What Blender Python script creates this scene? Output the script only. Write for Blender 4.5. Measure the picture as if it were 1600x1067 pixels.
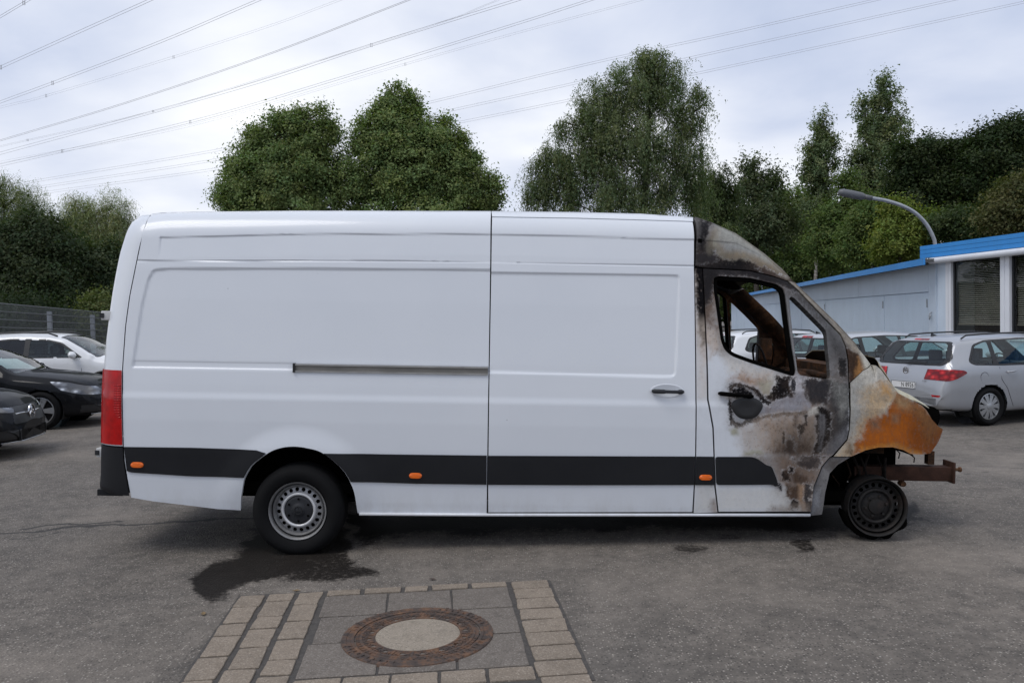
import bpy, bmesh, math, random
import numpy as np
from mathutils import Vector, Matrix, Euler
from mathutils.geometry import tessellate_polygon

for o in list(bpy.data.objects): bpy.data.objects.remove(o)
SC = bpy.context.scene
COL = SC.collection
R = math.radians
random.seed(7)

# ------------------------------------------------------------------ camera
F_PX, CX, CY = 1285.0, 800.0, 533.5          # focal length of the photo (1600 px wide)
CAM_H, PITCH, ROLL = 1.75, 1.743, -1.2
cam_d = bpy.data.cameras.new('camera'); cam = bpy.data.objects.new('camera', cam_d); COL.objects.link(cam)
cam_d.sensor_width = 36; cam_d.lens = 36 * F_PX / 1600
cam_d.clip_start = 0.05; cam_d.clip_end = 3000
CAM_M = Matrix.Rotation(R(90 - PITCH), 3, 'X') @ Matrix.Rotation(R(ROLL), 3, 'Z')
cam.matrix_world = Matrix.Translation((0, 0, CAM_H)) @ CAM_M.to_4x4()
SC.camera = cam
CM = np.array(CAM_M)
def ray(px, py):
    return CM @ np.array([(px - CX) / F_PX, -(py - CY) / F_PX, -1.0])
def P(px, py, Y):                            # the point of a sight line at depth Y
    d = ray(px, py); return np.array([0, 0, CAM_H]) + d * (Y / d[1])
def G(px, py, z=0.0):                        # the point of a sight line on the ground
    d = ray(px, py); return np.array([0, 0, CAM_H]) + d * ((z - CAM_H) / d[2])
def PIX(p):
    q = (np.asarray(p) - np.array([0, 0, CAM_H])) @ CM
    return np.stack([CX + F_PX * q[..., 0] / -q[..., 2], CY - F_PX * q[..., 1] / -q[..., 2]], -1)

# ------------------------------------------------------------------ sky, sun, exposure
SUN_EL, SUN_AZ = 60.0, 232.0                 # azimuth the sun stands in, clockwise from +Y
world = bpy.data.worlds.new('World'); SC.world = world; world.use_nodes = True
wn, wl = world.node_tree.nodes, world.node_tree.links
wn.clear()
w_out = wn.new('ShaderNodeOutputWorld'); w_bg = wn.new('ShaderNodeBackground'); w_bg.inputs[1].default_value = 0.1
sky = wn.new('ShaderNodeTexSky'); sky.sky_type = 'NISHITA'; sky.sun_disc = False
sky.sun_elevation = R(SUN_EL); sky.sun_rotation = R(SUN_AZ); sky.air_density = 1.0; sky.dust_density = 1.5
tc = wn.new('ShaderNodeTexCoord'); sx = wn.new('ShaderNodeSeparateXYZ'); wl.new(tc.outputs['Generated'], sx.inputs[0])
def wmath(op, a, b=None):
    n = wn.new('ShaderNodeMath'); n.operation = op
    for i, v in enumerate((a, b)):
        if v is None: continue
        if isinstance(v, (int, float)): n.inputs[i].default_value = v
        else: wl.new(v, n.inputs[i])
    return n.outputs[0]
den = wmath('ADD', wmath('MAXIMUM', sx.outputs[2], 0.0), 0.22)
cx_ = wmath('DIVIDE', sx.outputs[0], den); cy_ = wmath('DIVIDE', sx.outputs[1], den)
cmb = wn.new('ShaderNodeCombineXYZ'); wl.new(cx_, cmb.inputs[0]); wl.new(cy_, cmb.inputs[1]); cmb.inputs[2].default_value = 3.7
def wnoise(scale, detail, rough, dist=0.0):
    n = wn.new('ShaderNodeTexNoise'); n.inputs['Scale'].default_value = scale; n.inputs['Detail'].default_value = detail
    n.inputs['Roughness'].default_value = rough; n.inputs['Distortion'].default_value = dist
    wl.new(cmb.outputs[0], n.inputs['Vector']); return n.outputs[0]
def wramp(src, stops):
    n = wn.new('ShaderNodeValToRGB'); e = n.color_ramp.elements
    while len(e) < len(stops): e.new(0.5)
    for i, (p, c) in enumerate(stops):
        e[i].position = p; e[i].color = (*c, 1)
    n.color_ramp.interpolation = 'B_SPLINE'
    wl.new(src, n.inputs[0]); return n.outputs[0]
cl1 = wnoise(0.75, 3, 0.45, 0.3); cl2 = wnoise(2.0, 5, 0.55, 0.2)
mixn = wmath('ADD', wmath('MULTIPLY', cl1, 0.8), wmath('MULTIPLY', cl2, 0.2))
shade = wramp(mixn, [(0.37, (.40, .465, .63)), (0.47, (.52, .575, .71)), (0.545, (.68, .715, .80)), (0.63, (.90, .91, .93))])
sc_ = wn.new('ShaderNodeMix'); sc_.data_type = 'RGBA'; sc_.blend_type = 'MULTIPLY'; sc_.inputs[0].default_value = 1
wl.new(shade, sc_.inputs[6]); sc_.inputs[7].default_value = (10.0, 10.0, 10.0, 1)
mx = wn.new('ShaderNodeMix'); mx.data_type = 'RGBA'
cov = wn.new('ShaderNodeMapRange'); cov.inputs[1].default_value = 0.30; cov.inputs[2].default_value = 0.48
cov.inputs[3].default_value = 0.70; cov.inputs[4].default_value = 1.0
wl.new(mixn, cov.inputs[0]); wl.new(cov.outputs[0], mx.inputs[0])
wl.new(sky.outputs[0], mx.inputs[6]); wl.new(sc_.outputs[2], mx.inputs[7])
wl.new(mx.outputs[2], w_bg.inputs[0]); wl.new(w_bg.outputs[0], w_out.inputs[0])

sun_d = bpy.data.lights.new('sun', 'SUN'); sun_d.energy = 1.25; sun_d.angle = R(28); sun_d.color = (1, .965, .91)
sun = bpy.data.objects.new('sun', sun_d); COL.objects.link(sun)
_sv = Vector((math.sin(R(SUN_AZ)) * math.cos(R(SUN_EL)), math.cos(R(SUN_AZ)) * math.cos(R(SUN_EL)), math.sin(R(SUN_EL))))
sun.rotation_euler = _sv.to_track_quat('Z', 'Y').to_euler(); sun.location = _sv * 60
SC.view_settings.view_transform = 'Standard'; SC.view_settings.look = 'None'
SC.view_settings.exposure = 0.3; SC.view_settings.gamma = 1.0; SC.view_settings.use_curve_mapping = False
SC.cycles.use_denoising = True
SC.cycles.max_bounces = 8; SC.cycles.transparent_max_bounces = 16

# ------------------------------------------------------------------ materials
class NT:                                    # short-hand for building node materials
    def __init__(s, name):
        s.m = bpy.data.materials.new(name); s.m.use_nodes = True
        s.n, s.l = s.m.node_tree.nodes, s.m.node_tree.links
        s.b = s.n['Principled BSDF']; s.out = s.n['Material Output']
    def put(s, sock, v):
        if v is None: return
        if hasattr(v, 'is_output'): s.l.new(v, sock)
        elif isinstance(v, (tuple, list)): sock.default_value = (*v, 1) if len(v) == 3 and sock.type == 'RGBA' else v
        else: sock.default_value = v
    def set(s, **k):
        for a, v in k.items():
            s.put(s.b.inputs[{'color': 'Base Color', 'rough': 'Roughness', 'metal': 'Metallic', 'normal': 'Normal', 'ior': 'IOR',
                              'coat': 'Coat Weight', 'coatr': 'Coat Roughness', 'spec': 'Specular IOR Level', 'alpha': 'Alpha'}[a]], v)
        return s
    def coord(s, kind='Object'):
        return s.n.new('ShaderNodeTexCoord').outputs[kind]
    def pos(s): return s.n.new('ShaderNodeNewGeometry').outputs['Position']
    def mapping(s, v, scale=(1, 1, 1), loc=(0, 0, 0)):
        n = s.n.new('ShaderNodeMapping'); s.l.new(v, n.inputs[0]); n.inputs['Scale'].default_value = scale; n.inputs['Location'].default_value = loc
        return n.outputs[0]
    def noise(s, v, scale=5, detail=4, rough=.55, dist=0, out=0):
        n = s.n.new('ShaderNodeTexNoise'); s.put(n.inputs['Vector'], v); n.inputs['Scale'].default_value = scale
        n.inputs['Detail'].default_value = detail; n.inputs['Roughness'].default_value = rough; n.inputs['Distortion'].default_value = dist
        return n.outputs[out]
    def voronoi(s, v, scale=5, feature='F1', out=0):
        n = s.n.new('ShaderNodeTexVoronoi'); s.put(n.inputs['Vector'], v); n.inputs['Scale'].default_value = scale; n.feature = feature
        return n.outputs[out]
    def math(s, op, a, b=None, clamp=False):
        n = s.n.new('ShaderNodeMath'); n.operation = op; n.use_clamp = clamp; s.put(n.inputs[0], a); s.put(n.inputs[1], b); return n.outputs[0]
    def ramp(s, f, stops, interp='LINEAR'):
        n = s.n.new('ShaderNodeValToRGB'); e = n.color_ramp.elements; n.color_ramp.interpolation = interp
        while len(e) < len(stops): e.new(0.5)
        for i, (p, c) in enumerate(stops):
            e[i].position = p; e[i].color = (*c, 1) if isinstance(c, tuple) else (c, c, c, 1)
        s.l.new(f, n.inputs[0]); return n.outputs[0]
    def mix(s, f, a, b, blend='MIX'):
        n = s.n.new('ShaderNodeMix'); n.data_type = 'RGBA'; n.blend_type = blend
        s.put(n.inputs[0], f); s.put(n.inputs[6], a); s.put(n.inputs[7], b); return n.outputs[2]
    def range(s, v, a, b, c=0., d=1., smooth=False):
        n = s.n.new('ShaderNodeMapRange'); s.put(n.inputs[0], v)
        if smooth: n.interpolation_type = 'SMOOTHSTEP'
        for i, x in enumerate((a, b, c, d)): n.inputs[i + 1].default_value = x
        return n.outputs[0]
    def bump(s, h, dist=.01, strength=1., normal=None):
        n = s.n.new('ShaderNodeBump'); s.put(n.inputs['Height'], h); n.inputs['Distance'].default_value = dist
        n.inputs['Strength'].default_value = strength; s.put(n.inputs['Normal'], normal); return n.outputs[0]
    def attr(s, name, out='Color'):
        n = s.n.new('ShaderNodeAttribute'); n.attribute_name = name; return n.outputs[out]
MAT = {}
def simple(name, color, rough=.5, metal=0., var=.12, scale=6, bump=0., coat=0., coatr=.05, spec=None):
    t = NT(name); c = t.coord()
    n = t.noise(c, scale, 6, .6)
    lo = tuple(x * (1 - var) for x in color); hi = tuple(min(1, x * (1 + var)) for x in color)
    t.set(color=t.ramp(n, [(.3, lo), (.7, hi)]), rough=t.range(n, .3, .7, max(.02, rough - .06), rough + .06), metal=metal, coat=coat, coatr=coatr)
    if spec is not None: t.set(spec=spec)
    if bump: t.set(normal=t.bump(t.noise(c, scale * 8, 5, .65), bump, .6))
    MAT[name] = t.m; return t.m
def glass(name, tint, rough=.02, refl=1.0):
    t = NT(name); n = t.n
    tr = n.new('ShaderNodeBsdfTransparent'); tr.inputs[0].default_value = (*tint, 1)
    gl = n.new('ShaderNodeBsdfGlossy'); gl.inputs['Roughness'].default_value = rough; gl.inputs[0].default_value = (refl, refl, refl, 1)
    lw = n.new('ShaderNodeLayerWeight'); lw.inputs[0].default_value = .5
    fr = n.new('ShaderNodeMath'); fr.operation = 'MULTIPLY_ADD'; pw = n.new('ShaderNodeMath'); pw.operation = 'POWER'; pw.inputs[1].default_value = 4.5; t.l.new(lw.outputs['Facing'], pw.inputs[0]); t.l.new(pw.outputs[0], fr.inputs[0]); fr.inputs[1].default_value = .8; fr.inputs[2].default_value = .055
    mx = n.new('ShaderNodeMixShader'); t.l.new(fr.outputs[0], mx.inputs[0]); t.l.new(tr.outputs[0], mx.inputs[1]); t.l.new(gl.outputs[0], mx.inputs[2])
    t.l.new(mx.outputs[0], t.out.inputs[0]); n.remove(t.b); MAT[name] = t.m; return t.m

# ------------------------------------------------------------------ mesh helpers
def tag(o, label=None, cat=None, group=None, kind=None):
    if label: o['label'] = label
    if cat: o['category'] = cat
    if group: o['group'] = group
    if kind: o['kind'] = kind
    return o
def empty(name, loc=(0, 0, 0), rot=(0, 0, 0), label=None, cat=None, group=None):
    o = bpy.data.objects.new(name, None); COL.objects.link(o); o.location = loc; o.rotation_euler = rot; o.empty_display_size = .2
    return tag(o, label, cat, group)
def mk(name, V, F, mat, parent=None, smooth=False, sharp=None, normals=None, cols=None, loc=None):
    V = np.asarray(V, dtype=np.float64)
    me = bpy.data.meshes.new(name)
    if isinstance(F, np.ndarray):
        k = F.shape[1]; nf = len(F)
        me.vertices.add(len(V)); me.vertices.foreach_set('co', V.astype(np.float32).ravel())
        me.loops.add(nf * k); me.loops.foreach_set('vertex_index', F.astype(np.int32).ravel())
        me.polygons.add(nf); me.polygons.foreach_set('loop_start', np.arange(0, nf * k, k, dtype=np.int32))
        me.update(calc_edges=True)
    else:
        me.from_pydata(V.tolist(), [], F); me.update()
    if smooth: me.polygons.foreach_set('use_smooth', np.ones(len(me.polygons), dtype=bool))
    if sharp is not None: me.set_sharp_from_angle(angle=R(sharp))
    if cols is not None:
        a = me.attributes.new('Col', 'FLOAT_COLOR', 'POINT'); c = np.asarray(cols, dtype=np.float32)
        if c.shape[1] == 3: c = np.concatenate([c, np.ones((len(c), 1), np.float32)], 1)
        a.data.foreach_set('color', c.ravel())
    if normals is not None:
        me.normals_split_custom_set_from_vertices(np.asarray(normals).tolist())
    if mat is not None: me.materials.append(MAT[mat] if isinstance(mat, str) else mat)
    o = bpy.data.objects.new(name, me); COL.objects.link(o)
    if parent is not None: o.parent = parent
    if loc is not None: o.location = loc
    return o
class MB:                                    # collects simple shapes into one mesh
    def __init__(s): s.v, s.f = [], []
    def add(s, V, F):
        b = len(s.v); s.v += [tuple(map(float, p)) for p in V]; s.f += [[i + b for i in f] for f in F]; return s
    def box(s, a, b, M=None):
        V = [Vector((x, y, z)) for x in (a[0], b[0]) for y in (a[1], b[1]) for z in (a[2], b[2])]
        if M is not None: V = [M @ p for p in V]
        return s.add(V, [(0, 1, 3, 2), (4, 6, 7, 5), (0, 4, 5, 1), (2, 3, 7, 6), (0, 2, 6, 4), (1, 5, 7, 3)])
    def tube(s, pts, r, n=8, cap=True):
        pts = [Vector(p) for p in pts]; rs = r if isinstance(r, (list, tuple)) else [r] * len(pts)
        V, Fc = [], []; up = None
        for i, p in enumerate(pts):
            d = (pts[min(i + 1, len(pts) - 1)] - pts[max(i - 1, 0)]).normalized()
            if up is None: up = Vector((0, 0, 1)) if abs(d.z) < .9 else Vector((1, 0, 0))
            a = d.cross(up).normalized(); bb = a.cross(d); up = bb
            for k in range(n):
                t = 2 * math.pi * k / n; V.append(p + (a * math.cos(t) + bb * math.sin(t)) * rs[i])
        for i in range(len(pts) - 1):
            for k in range(n):
                Fc.append((i * n + k, i * n + (k + 1) % n, (i + 1) * n + (k + 1) % n, (i + 1) * n + k))
        if cap: Fc += [tuple(range(n))[::-1], tuple((len(pts) - 1) * n + k for k in range(n))]
        return s.add(V, Fc)
    def lathe(s, prof, n=48, axis='y', c=(0, 0, 0), a0=0, a1=2 * math.pi):     # prof: (radius, along-axis)
        full = abs(a1 - a0 - 2 * math.pi) < 1e-6; m = n if full else n + 1; V, Fc = [], []
        for r_, h in prof:
            for k in range(m):
                t = a0 + (a1 - a0) * k / n
                x, y = r_ * math.cos(t), r_ * math.sin(t)
                q = {'y': (x, h, y), 'z': (x, y, h), 'x': (h, x, y)}[axis]
                V.append((q[0] + c[0], q[1] + c[1], q[2] + c[2]))
        for i in range(len(prof) - 1):
            for k in range(n if full else n):
                k2 = (k + 1) % m
                Fc.append((i * m + k, i * m + k2, (i + 1) * m + k2, (i + 1) * m + k))
        return s.add(V, Fc)
    def prism(s, poly, to3, h0, h1, holes=()):          # a flat outline given thickness; to3(u, v, h)
        loops = [list(poly)] + [list(h) for h in holes]; flat = [p for l in loops for p in l]
        tris = tessellate_polygon([[Vector((p[0], p[1], 0)) for p in l] for l in loops])
        n = len(flat); V = [to3(p[0], p[1], h0) for p in flat] + [to3(p[0], p[1], h1) for p in flat]
        Fc = [tuple(t) for t in tris] + [tuple(i + n for i in t[::-1]) for t in tris]; b = 0
        for l in loops:
            k = len(l)
            for i in range(k): Fc.append((b + i, b + (i + 1) % k, b + (i + 1) % k + n, b + i + n))
            b += k
        return s.add(V, Fc)
    def build(s, name, mat, parent=None, smooth=False, sharp=None, loc=None, cols=None):
        o = mk(name, s.v, s.f, mat, parent, smooth, None, None, cols, loc)
        bm = bmesh.new(); bm.from_mesh(o.data); bmesh.ops.recalc_face_normals(bm, faces=bm.faces); bm.to_mesh(o.data); bm.free()
        if sharp is not None: o.data.set_sharp_from_angle(angle=R(sharp))
        return o
def bevel(o, w, seg=2, angle=40):
    bm = bmesh.new(); bm.from_mesh(o.data)
    bmesh.ops.remove_doubles(bm, verts=bm.verts, dist=1e-5)
    es = [e for e in bm.edges if len(e.link_faces) == 2 and e.calc_face_angle(0) > R(angle)]
    bmesh.ops.bevel(bm, geom=es, offset=w, segments=seg, profile=.6, affect='EDGES', clamp_overlap=True)
    for f in bm.faces: f.smooth = True
    bm.to_mesh(o.data); bm.free(); o.data.set_sharp_from_angle(angle=R(50)); return o
def smooth_poly(pts, r=8, n=4):              # rounds the corners of an outline
    out = []; m = len(pts)
    for i in range(m):
        a, b, c = (np.array(pts[(i + k) % m], float) for k in (-1, 0, 1))
        u, v = a - b, c - b; lu, lv = np.linalg.norm(u), np.linalg.norm(v); q = min(r, lu * .45, lv * .45)
        p0, p1 = b + u / lu * q, b + v / lv * q
        for k in range(n + 1):
            t = k / n; out.append(tuple((1 - t) ** 2 * p0 + 2 * t * (1 - t) * b + t * t * p1))
    return out
def spline(pts, n=8):                        # Catmull-Rom through points
    p = [np.array(q, float) for q in pts]; p = [2 * p[0] - p[1]] + p + [2 * p[-1] - p[-2]]; out = []
    for i in range(1, len(p) - 2):
        for k in range(n):
            t = k / n
            out.append(.5 * (2 * p[i] + (p[i + 1] - p[i - 1]) * t + (2 * p[i - 1] - 5 * p[i] + 4 * p[i + 1] - p[i + 2]) * t * t + (3 * p[i] - p[i - 1] - 3 * p[i + 1] + p[i + 2]) * t ** 3))
    out.append(p[-2]); return out
def sstep(a, b, x):
    t = np.clip((x - a) / (b - a), 0, 1); return t * t * (3 - 2 * t)
def sdf(poly, X, Z):                         # signed distance to an outline, positive inside
    poly = np.asarray(poly, float); d = np.full(X.shape, 1e9); ins = np.zeros(X.shape, bool); m = len(poly)
    for i in range(m):
        ax, az = poly[i]; bx, bz = poly[(i + 1) % m]; ex, ez = bx - ax, bz - az
        t = np.clip(((X - ax) * ex + (Z - az) * ez) / (ex * ex + ez * ez + 1e-12), 0, 1)
        d = np.minimum(d, np.hypot(X - ax - t * ex, Z - az - t * ez))
        c = (az > Z) != (bz > Z)
        with np.errstate(divide='ignore', invalid='ignore'):
            xi = ax + (Z - az) * ex / (ez if ez else 1e-12)
        ins ^= c & (X < xi)
    return np.where(ins, d, -d)
_rs = np.random.RandomState(3); _tab = _rs.rand(256, 256)
def vnoise(x, y):
    xi, yi = np.floor(x).astype(int), np.floor(y).astype(int); fx, fy = x - xi, y - yi
    fx, fy = fx * fx * (3 - 2 * fx), fy * fy * (3 - 2 * fy)
    g = lambda i, j: _tab[(xi + i) & 255, (yi + j) & 255]
    return (g(0, 0) * (1 - fx) + g(1, 0) * fx) * (1 - fy) + (g(0, 1) * (1 - fx) + g(1, 1) * fx) * fy
def fbm(x, y, o=4):
    s, a, t = 0, .5, 0
    for i in range(o):
        s = s + a * vnoise(x * 2 ** i + 17.3 * i, y * 2 ** i + 9.1 * i); t += a; a *= .55
    return s / t
# ------------------------------------------------------------------ ground
PAT_O = np.array([-1.766, 5.186]); PAT_A = R(5.6)
PU = np.array([math.cos(PAT_A), math.sin(PAT_A)]); PV = np.array([math.sin(PAT_A), -math.cos(PAT_A)])
def to_uv(px, py):
    g = G(px, py)[:2] - PAT_O; return np.array([g @ PU, g @ PV])
def uv3(u, v, z=0.0):
    q = PAT_O + PU * u + PV * v; return (q[0], q[1], z)

def gz(x, y):                                # the lot falls gently towards the garages
    return -.20 * sstep(1.2, 5.0, np.asarray(x, float)) * sstep(8.2, 11.5, np.asarray(y, float))
def asphalt():
    t = NT('asphalt'); p = t.pos(); st = t.attr('Col')
    big = t.noise(p, .35, 5, .6); mid = t.noise(p, 2.2, 6, .65); warp = t.noise(p, 14, 4, .6)
    base = t.mix(t.range(mid, .3, .7), (.152, .132, .112), (.222, .194, .165))
    base = t.mix(t.range(big, .35, .65), base, t.mix(.5, base, (.112, .103, .095)))
    g2 = t.noise(p, 11, 5, .7); base = t.mix(t.range(g2, .35, .7), base, t.mix(.6, base, (.05, .045, .040))); g3 = t.noise(p, 3.1, 6, .75, .5); base = t.mix(t.range(g3, .45, .7), base, t.mix(.5, base, (.045, .041, .037)))
    # aggregate: pale and dark chips set in the binder
    v1 = t.voronoi(p, 72, 'F1', 1); v1d = t.voronoi(p, 72, 'F1', 0)
    sep = t.n.new('ShaderNodeSeparateColor'); t.l.new(v1, sep.inputs[0])
    chip = t.math('MULTIPLY', t.range(sep.outputs[0], .55, 1.0), t.range(v1d, .45, .25))
    base = t.mix(t.math('MULTIPLY', chip, .95), base, (.42, .38, .33))
    v2 = t.voronoi(p, 42, 'F1', 1); v2d = t.voronoi(p, 42, 'F1', 0)
    sep2 = t.n.new('ShaderNodeSeparateColor'); t.l.new(v2, sep2.inputs[0])
    spk = t.math('MULTIPLY', t.range(sep2.outputs[1], .93, .97), t.range(v2d, .26, .16))
    base = t.mix(t.math('MULTIPLY', spk, .6), base, (.52, .50, .46))
    dk = t.math('MULTIPLY', t.range(sep.outputs[1], .6, .9), t.range(v1d, .5, .3))
    base = t.mix(t.math('MULTIPLY', dk, .85), base, (.032, .029, .027))
    ss = t.n.new('ShaderNodeSeparateColor'); t.l.new(st, ss.inputs[0])
    # red: wet oil and shade painted under the van, green: tar / cracks, blue: pale dusty wear
    fine = t.noise(p, 26, 5, .7)
    wet_shade = t.range(t.math('ADD', ss.outputs[0], t.math('MULTIPLY', t.math('SUBTRACT', fine, .5), 1.1)), .26, .66, smooth=True)
    tar = t.range(t.math('ADD', ss.outputs[1], t.math('MULTIPLY', t.math('SUBTRACT', fine, .5), .7)), .35, .65, smooth=True)
    dust = t.math('MULTIPLY', ss.outputs[2], t.range(mid, .3, .65))
    base = t.mix(t.math('MULTIPLY', dust, .6), base, (.26, .225, .19))
    base = t.mix(t.math('MULTIPLY', tar, .8), base, (.026, .025, .025))
    base = t.mix(t.math('MULTIPLY', wet_shade, .93), base, (.007, .0055, .0048))
    h = t.math('ADD', t.math('MULTIPLY', v1d, -1.0), t.math('MULTIPLY', t.noise(p, 220, 3, .6), .6))
    h = t.math('MULTIPLY', h, t.range(wet_shade, 0, 1, 1, .35))
    t.set(color=base, rough=t.range(wet_shade, 0, 1, .88, .62), normal=t.bump(h, .006, .9), spec=t.range(wet_shade, 0, 1, .35, .12))
    MAT['asphalt'] = t.m
asphalt()
xs = np.concatenate([-np.geomspace(1500, 8, 40), np.arange(-7, -4.2, .12), np.arange(-4.2, 5.2, .03), np.arange(5.2, 8, .12), np.geomspace(8.2, 1500, 40)])
ys = np.concatenate([[-400, -60, -12, 0, 2], np.arange(3, 7.4, .03), np.arange(7.4, 11, .12), np.geomspace(11.2, 2500, 60)])
GX, GY = np.meshgrid(xs, ys)
def gcol():
    fl = np.stack([GX.ravel(), GY.ravel(), np.zeros(GX.size)], 1)
    near = (fl[:, 1] > 2.5) & (fl[:, 1] < 40)
    q = np.full((len(fl), 2), -9999.); q[near] = PIX(fl[near])
    X, Y = q[:, 0], q[:, 1]
    wx = (fbm(fl[:, 0] * 3, fl[:, 1] * 3, 5) - .5); wy = (fbm(fl[:, 0] * 3 + 50, fl[:, 1] * 3 + 20, 5) - .5)
    Xw, Yw = X + wx * 70, Y + wy * 34
    wet_shade = np.zeros(len(X))
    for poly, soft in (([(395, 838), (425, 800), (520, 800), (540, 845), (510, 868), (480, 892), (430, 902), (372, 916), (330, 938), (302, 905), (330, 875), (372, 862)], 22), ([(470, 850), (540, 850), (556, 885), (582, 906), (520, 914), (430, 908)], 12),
                       ([(540, 800), (1440, 790), (1430, 818), (1360, 832), (900, 824), (560, 842)], 20),  # the van's shade under its sill, painted into the oil stain mask
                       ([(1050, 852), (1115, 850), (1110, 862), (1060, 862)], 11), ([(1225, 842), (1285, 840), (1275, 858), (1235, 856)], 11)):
        wet_shade = np.maximum(wet_shade, sstep(-soft, soft, sdf(poly, Xw, Yw)) * (1. if soft > 13 else .66))
    tar = np.zeros(len(X))
    for pts, w, k in (([(-20, 832), (50, 830), (110, 822), (180, 820), (260, 818), (330, 812), (420, 806)], 3.2, 1.0), ([(20, 826), (60, 822), (140, 818), (190, 815)], 3, .9),
                   ([(0, 843), (50, 838), (95, 829)], 2, .8), ([(1490, 742), (1540, 735), (1600, 728)], 3.5, .6), ([(1180, 930), (1300, 960), (1390, 985), (1420, 1067)], 1.2, .6),
                   ([(1420, 880), (1500, 912), (1600, 950)], 1.2, .5), ([(1000, 1060), (1100, 1000), (1210, 975)], 1.0, .5)):
        d = np.full(len(X), 1e9)
        for (ax, ay), (bx, by) in zip(pts[:-1], pts[1:]):
            ex, ey = bx - ax, by - ay; tt = np.clip(((X + wx * 14 - ax) * ex + (Y + wy * 10 - ay) * ey) / (ex * ex + ey * ey), 0, 1)
            d = np.minimum(d, np.hypot(X + wx * 14 - ax - tt * ex, (Y + wy * 10 - ay - tt * ey) * 1.6))
        tar = np.maximum(tar, k * sstep(w, 0, d))
    # bitumen poured round the paving
    for poly in ([(370, 965), (392, 938), (340, 1010), (280, 1067), (240, 1067), (300, 1005), (330, 985)], [(858, 906), (892, 930), (872, 940)], [(880, 960), (906, 972), (896, 985), (940, 1050), (955, 1067), (935, 1067)]):
        tar = np.maximum(tar, .42 * sstep(-5, 5, sdf(poly, X + wx * 16, Y + wy * 12)))
    dust = sstep(.45, .7, fbm(fl[:, 0] * .8 + 4, fl[:, 1] * .8, 4)) * .8
    for poly in ([(250, 950), (380, 930), (330, 1000), (240, 1067), (150, 1067)], [(900, 880), (1200, 870), (1300, 940), (1050, 960), (930, 1000)], [(560, 870), (1000, 860), (1000, 905), (600, 912)]):
        dust = np.maximum(dust, .55 * sstep(-25, 25, sdf(poly, Xw, Yw)))
    return np.stack([wet_shade, tar, dust], 1)
nx, ny = len(xs), len(ys)
ii = np.arange(nx * ny).reshape(ny, nx)
gf = np.stack([ii[:-1, :-1], ii[:-1, 1:], ii[1:, 1:], ii[1:, :-1]], -1).reshape(-1, 4)
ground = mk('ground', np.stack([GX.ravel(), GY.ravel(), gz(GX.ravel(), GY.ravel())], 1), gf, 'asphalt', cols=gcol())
tag(ground, 'grey weathered asphalt of the car lot with a dark oil stain and painted shade under the van', kind='structure')

# ------------------------------------------------------------------ paving round the manhole
def stone(name, c0, c1, chip):
    t = NT(name); p = t.pos(); oi = t.n.new('ShaderNodeObjectInfo').outputs['Random']
    n = t.noise(p, 5, 5, .6); f = t.noise(p, 120, 4, .7); v = t.voronoi(p, 160, 'F1', 1)
    s = t.n.new('ShaderNodeSeparateColor'); t.l.new(v, s.inputs[0])
    c = t.mix(t.range(n, .3, .7), c0, c1); c = t.mix(t.range(oi, 0, 1, .0, .35), c, tuple(x * .72 for x in c0))
    c = t.mix(t.math('MULTIPLY', t.range(s.outputs[0], .7, 1), .6), c, chip); c = t.mix(t.math('MULTIPLY', t.range(s.outputs[1], .75, 1), .5), c, tuple(x * .4 for x in c0))
    dirt = t.noise(p, 11, 6, .7); c = t.mix(t.math('MULTIPLY', t.range(dirt, .52, .72), .55), c, tuple(x * .5 for x in c0))
    t.set(color=c, rough=.85, normal=t.bump(f, .004, .7)); MAT[name] = t.m
stone('paver_stone', (.198, .160, .122), (.245, .200, .154), (.37, .32, .265))
stone('slab_stone', (.128, .109, .092), (.162, .140, .119), (.29, .26, .23))
stone('cover_concrete', (.235, .198, .155), (.275, .235, .185), (.40, .35, .29))
t = NT('joint_bitumen'); p = t.pos(); n = t.noise(p, 30, 5, .7)
t.set(color=t.ramp(n, [(.3, (.042, .038, .035)), (.7, (.085, .076, .068))]), rough=.8, normal=t.bump(t.noise(p, 150, 4, .7), .004)); MAT['joint_bitumen'] = t.m
cols_px = {1: [(380, 932), (362, 951), (343, 977), (330, 996), (308, 1029), (285, 1066), (262, 1105)],
           2: [(425, 930), (415, 942), (403, 966), (395, 985), (385, 1014), (370, 1048), (352, 1090)],
           3: [(470, 928), (467, 947), (462, 973), (455, 1001), (445, 1033), (437, 1058), (428, 1095)],
           4: [(825, 909), (832, 921), (838, 936), (845, 952), (852, 969), (860, 989), (868, 1010), (877, 1033), (885, 1058), (897, 1090)]}
cols_u = {1: (.0, .165), 2: (.182, .347), 3: (.365, .525), 4: (1.725, 1.978)}
bed = MB(); VEND = 1.50
bed.add([uv3(-.012, -.03, .004), uv3(1.995, -.012, .004), uv3(1.995, VEND, .004), uv3(-.012, VEND, .004)], [(0, 3, 2, 1)])
bed = bed.build('paving_bed', 'joint_bitumen'); tag(bed, 'dark bitumen joints of the paved square round the manhole', kind='structure')
rnd = random.Random(5)
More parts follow.
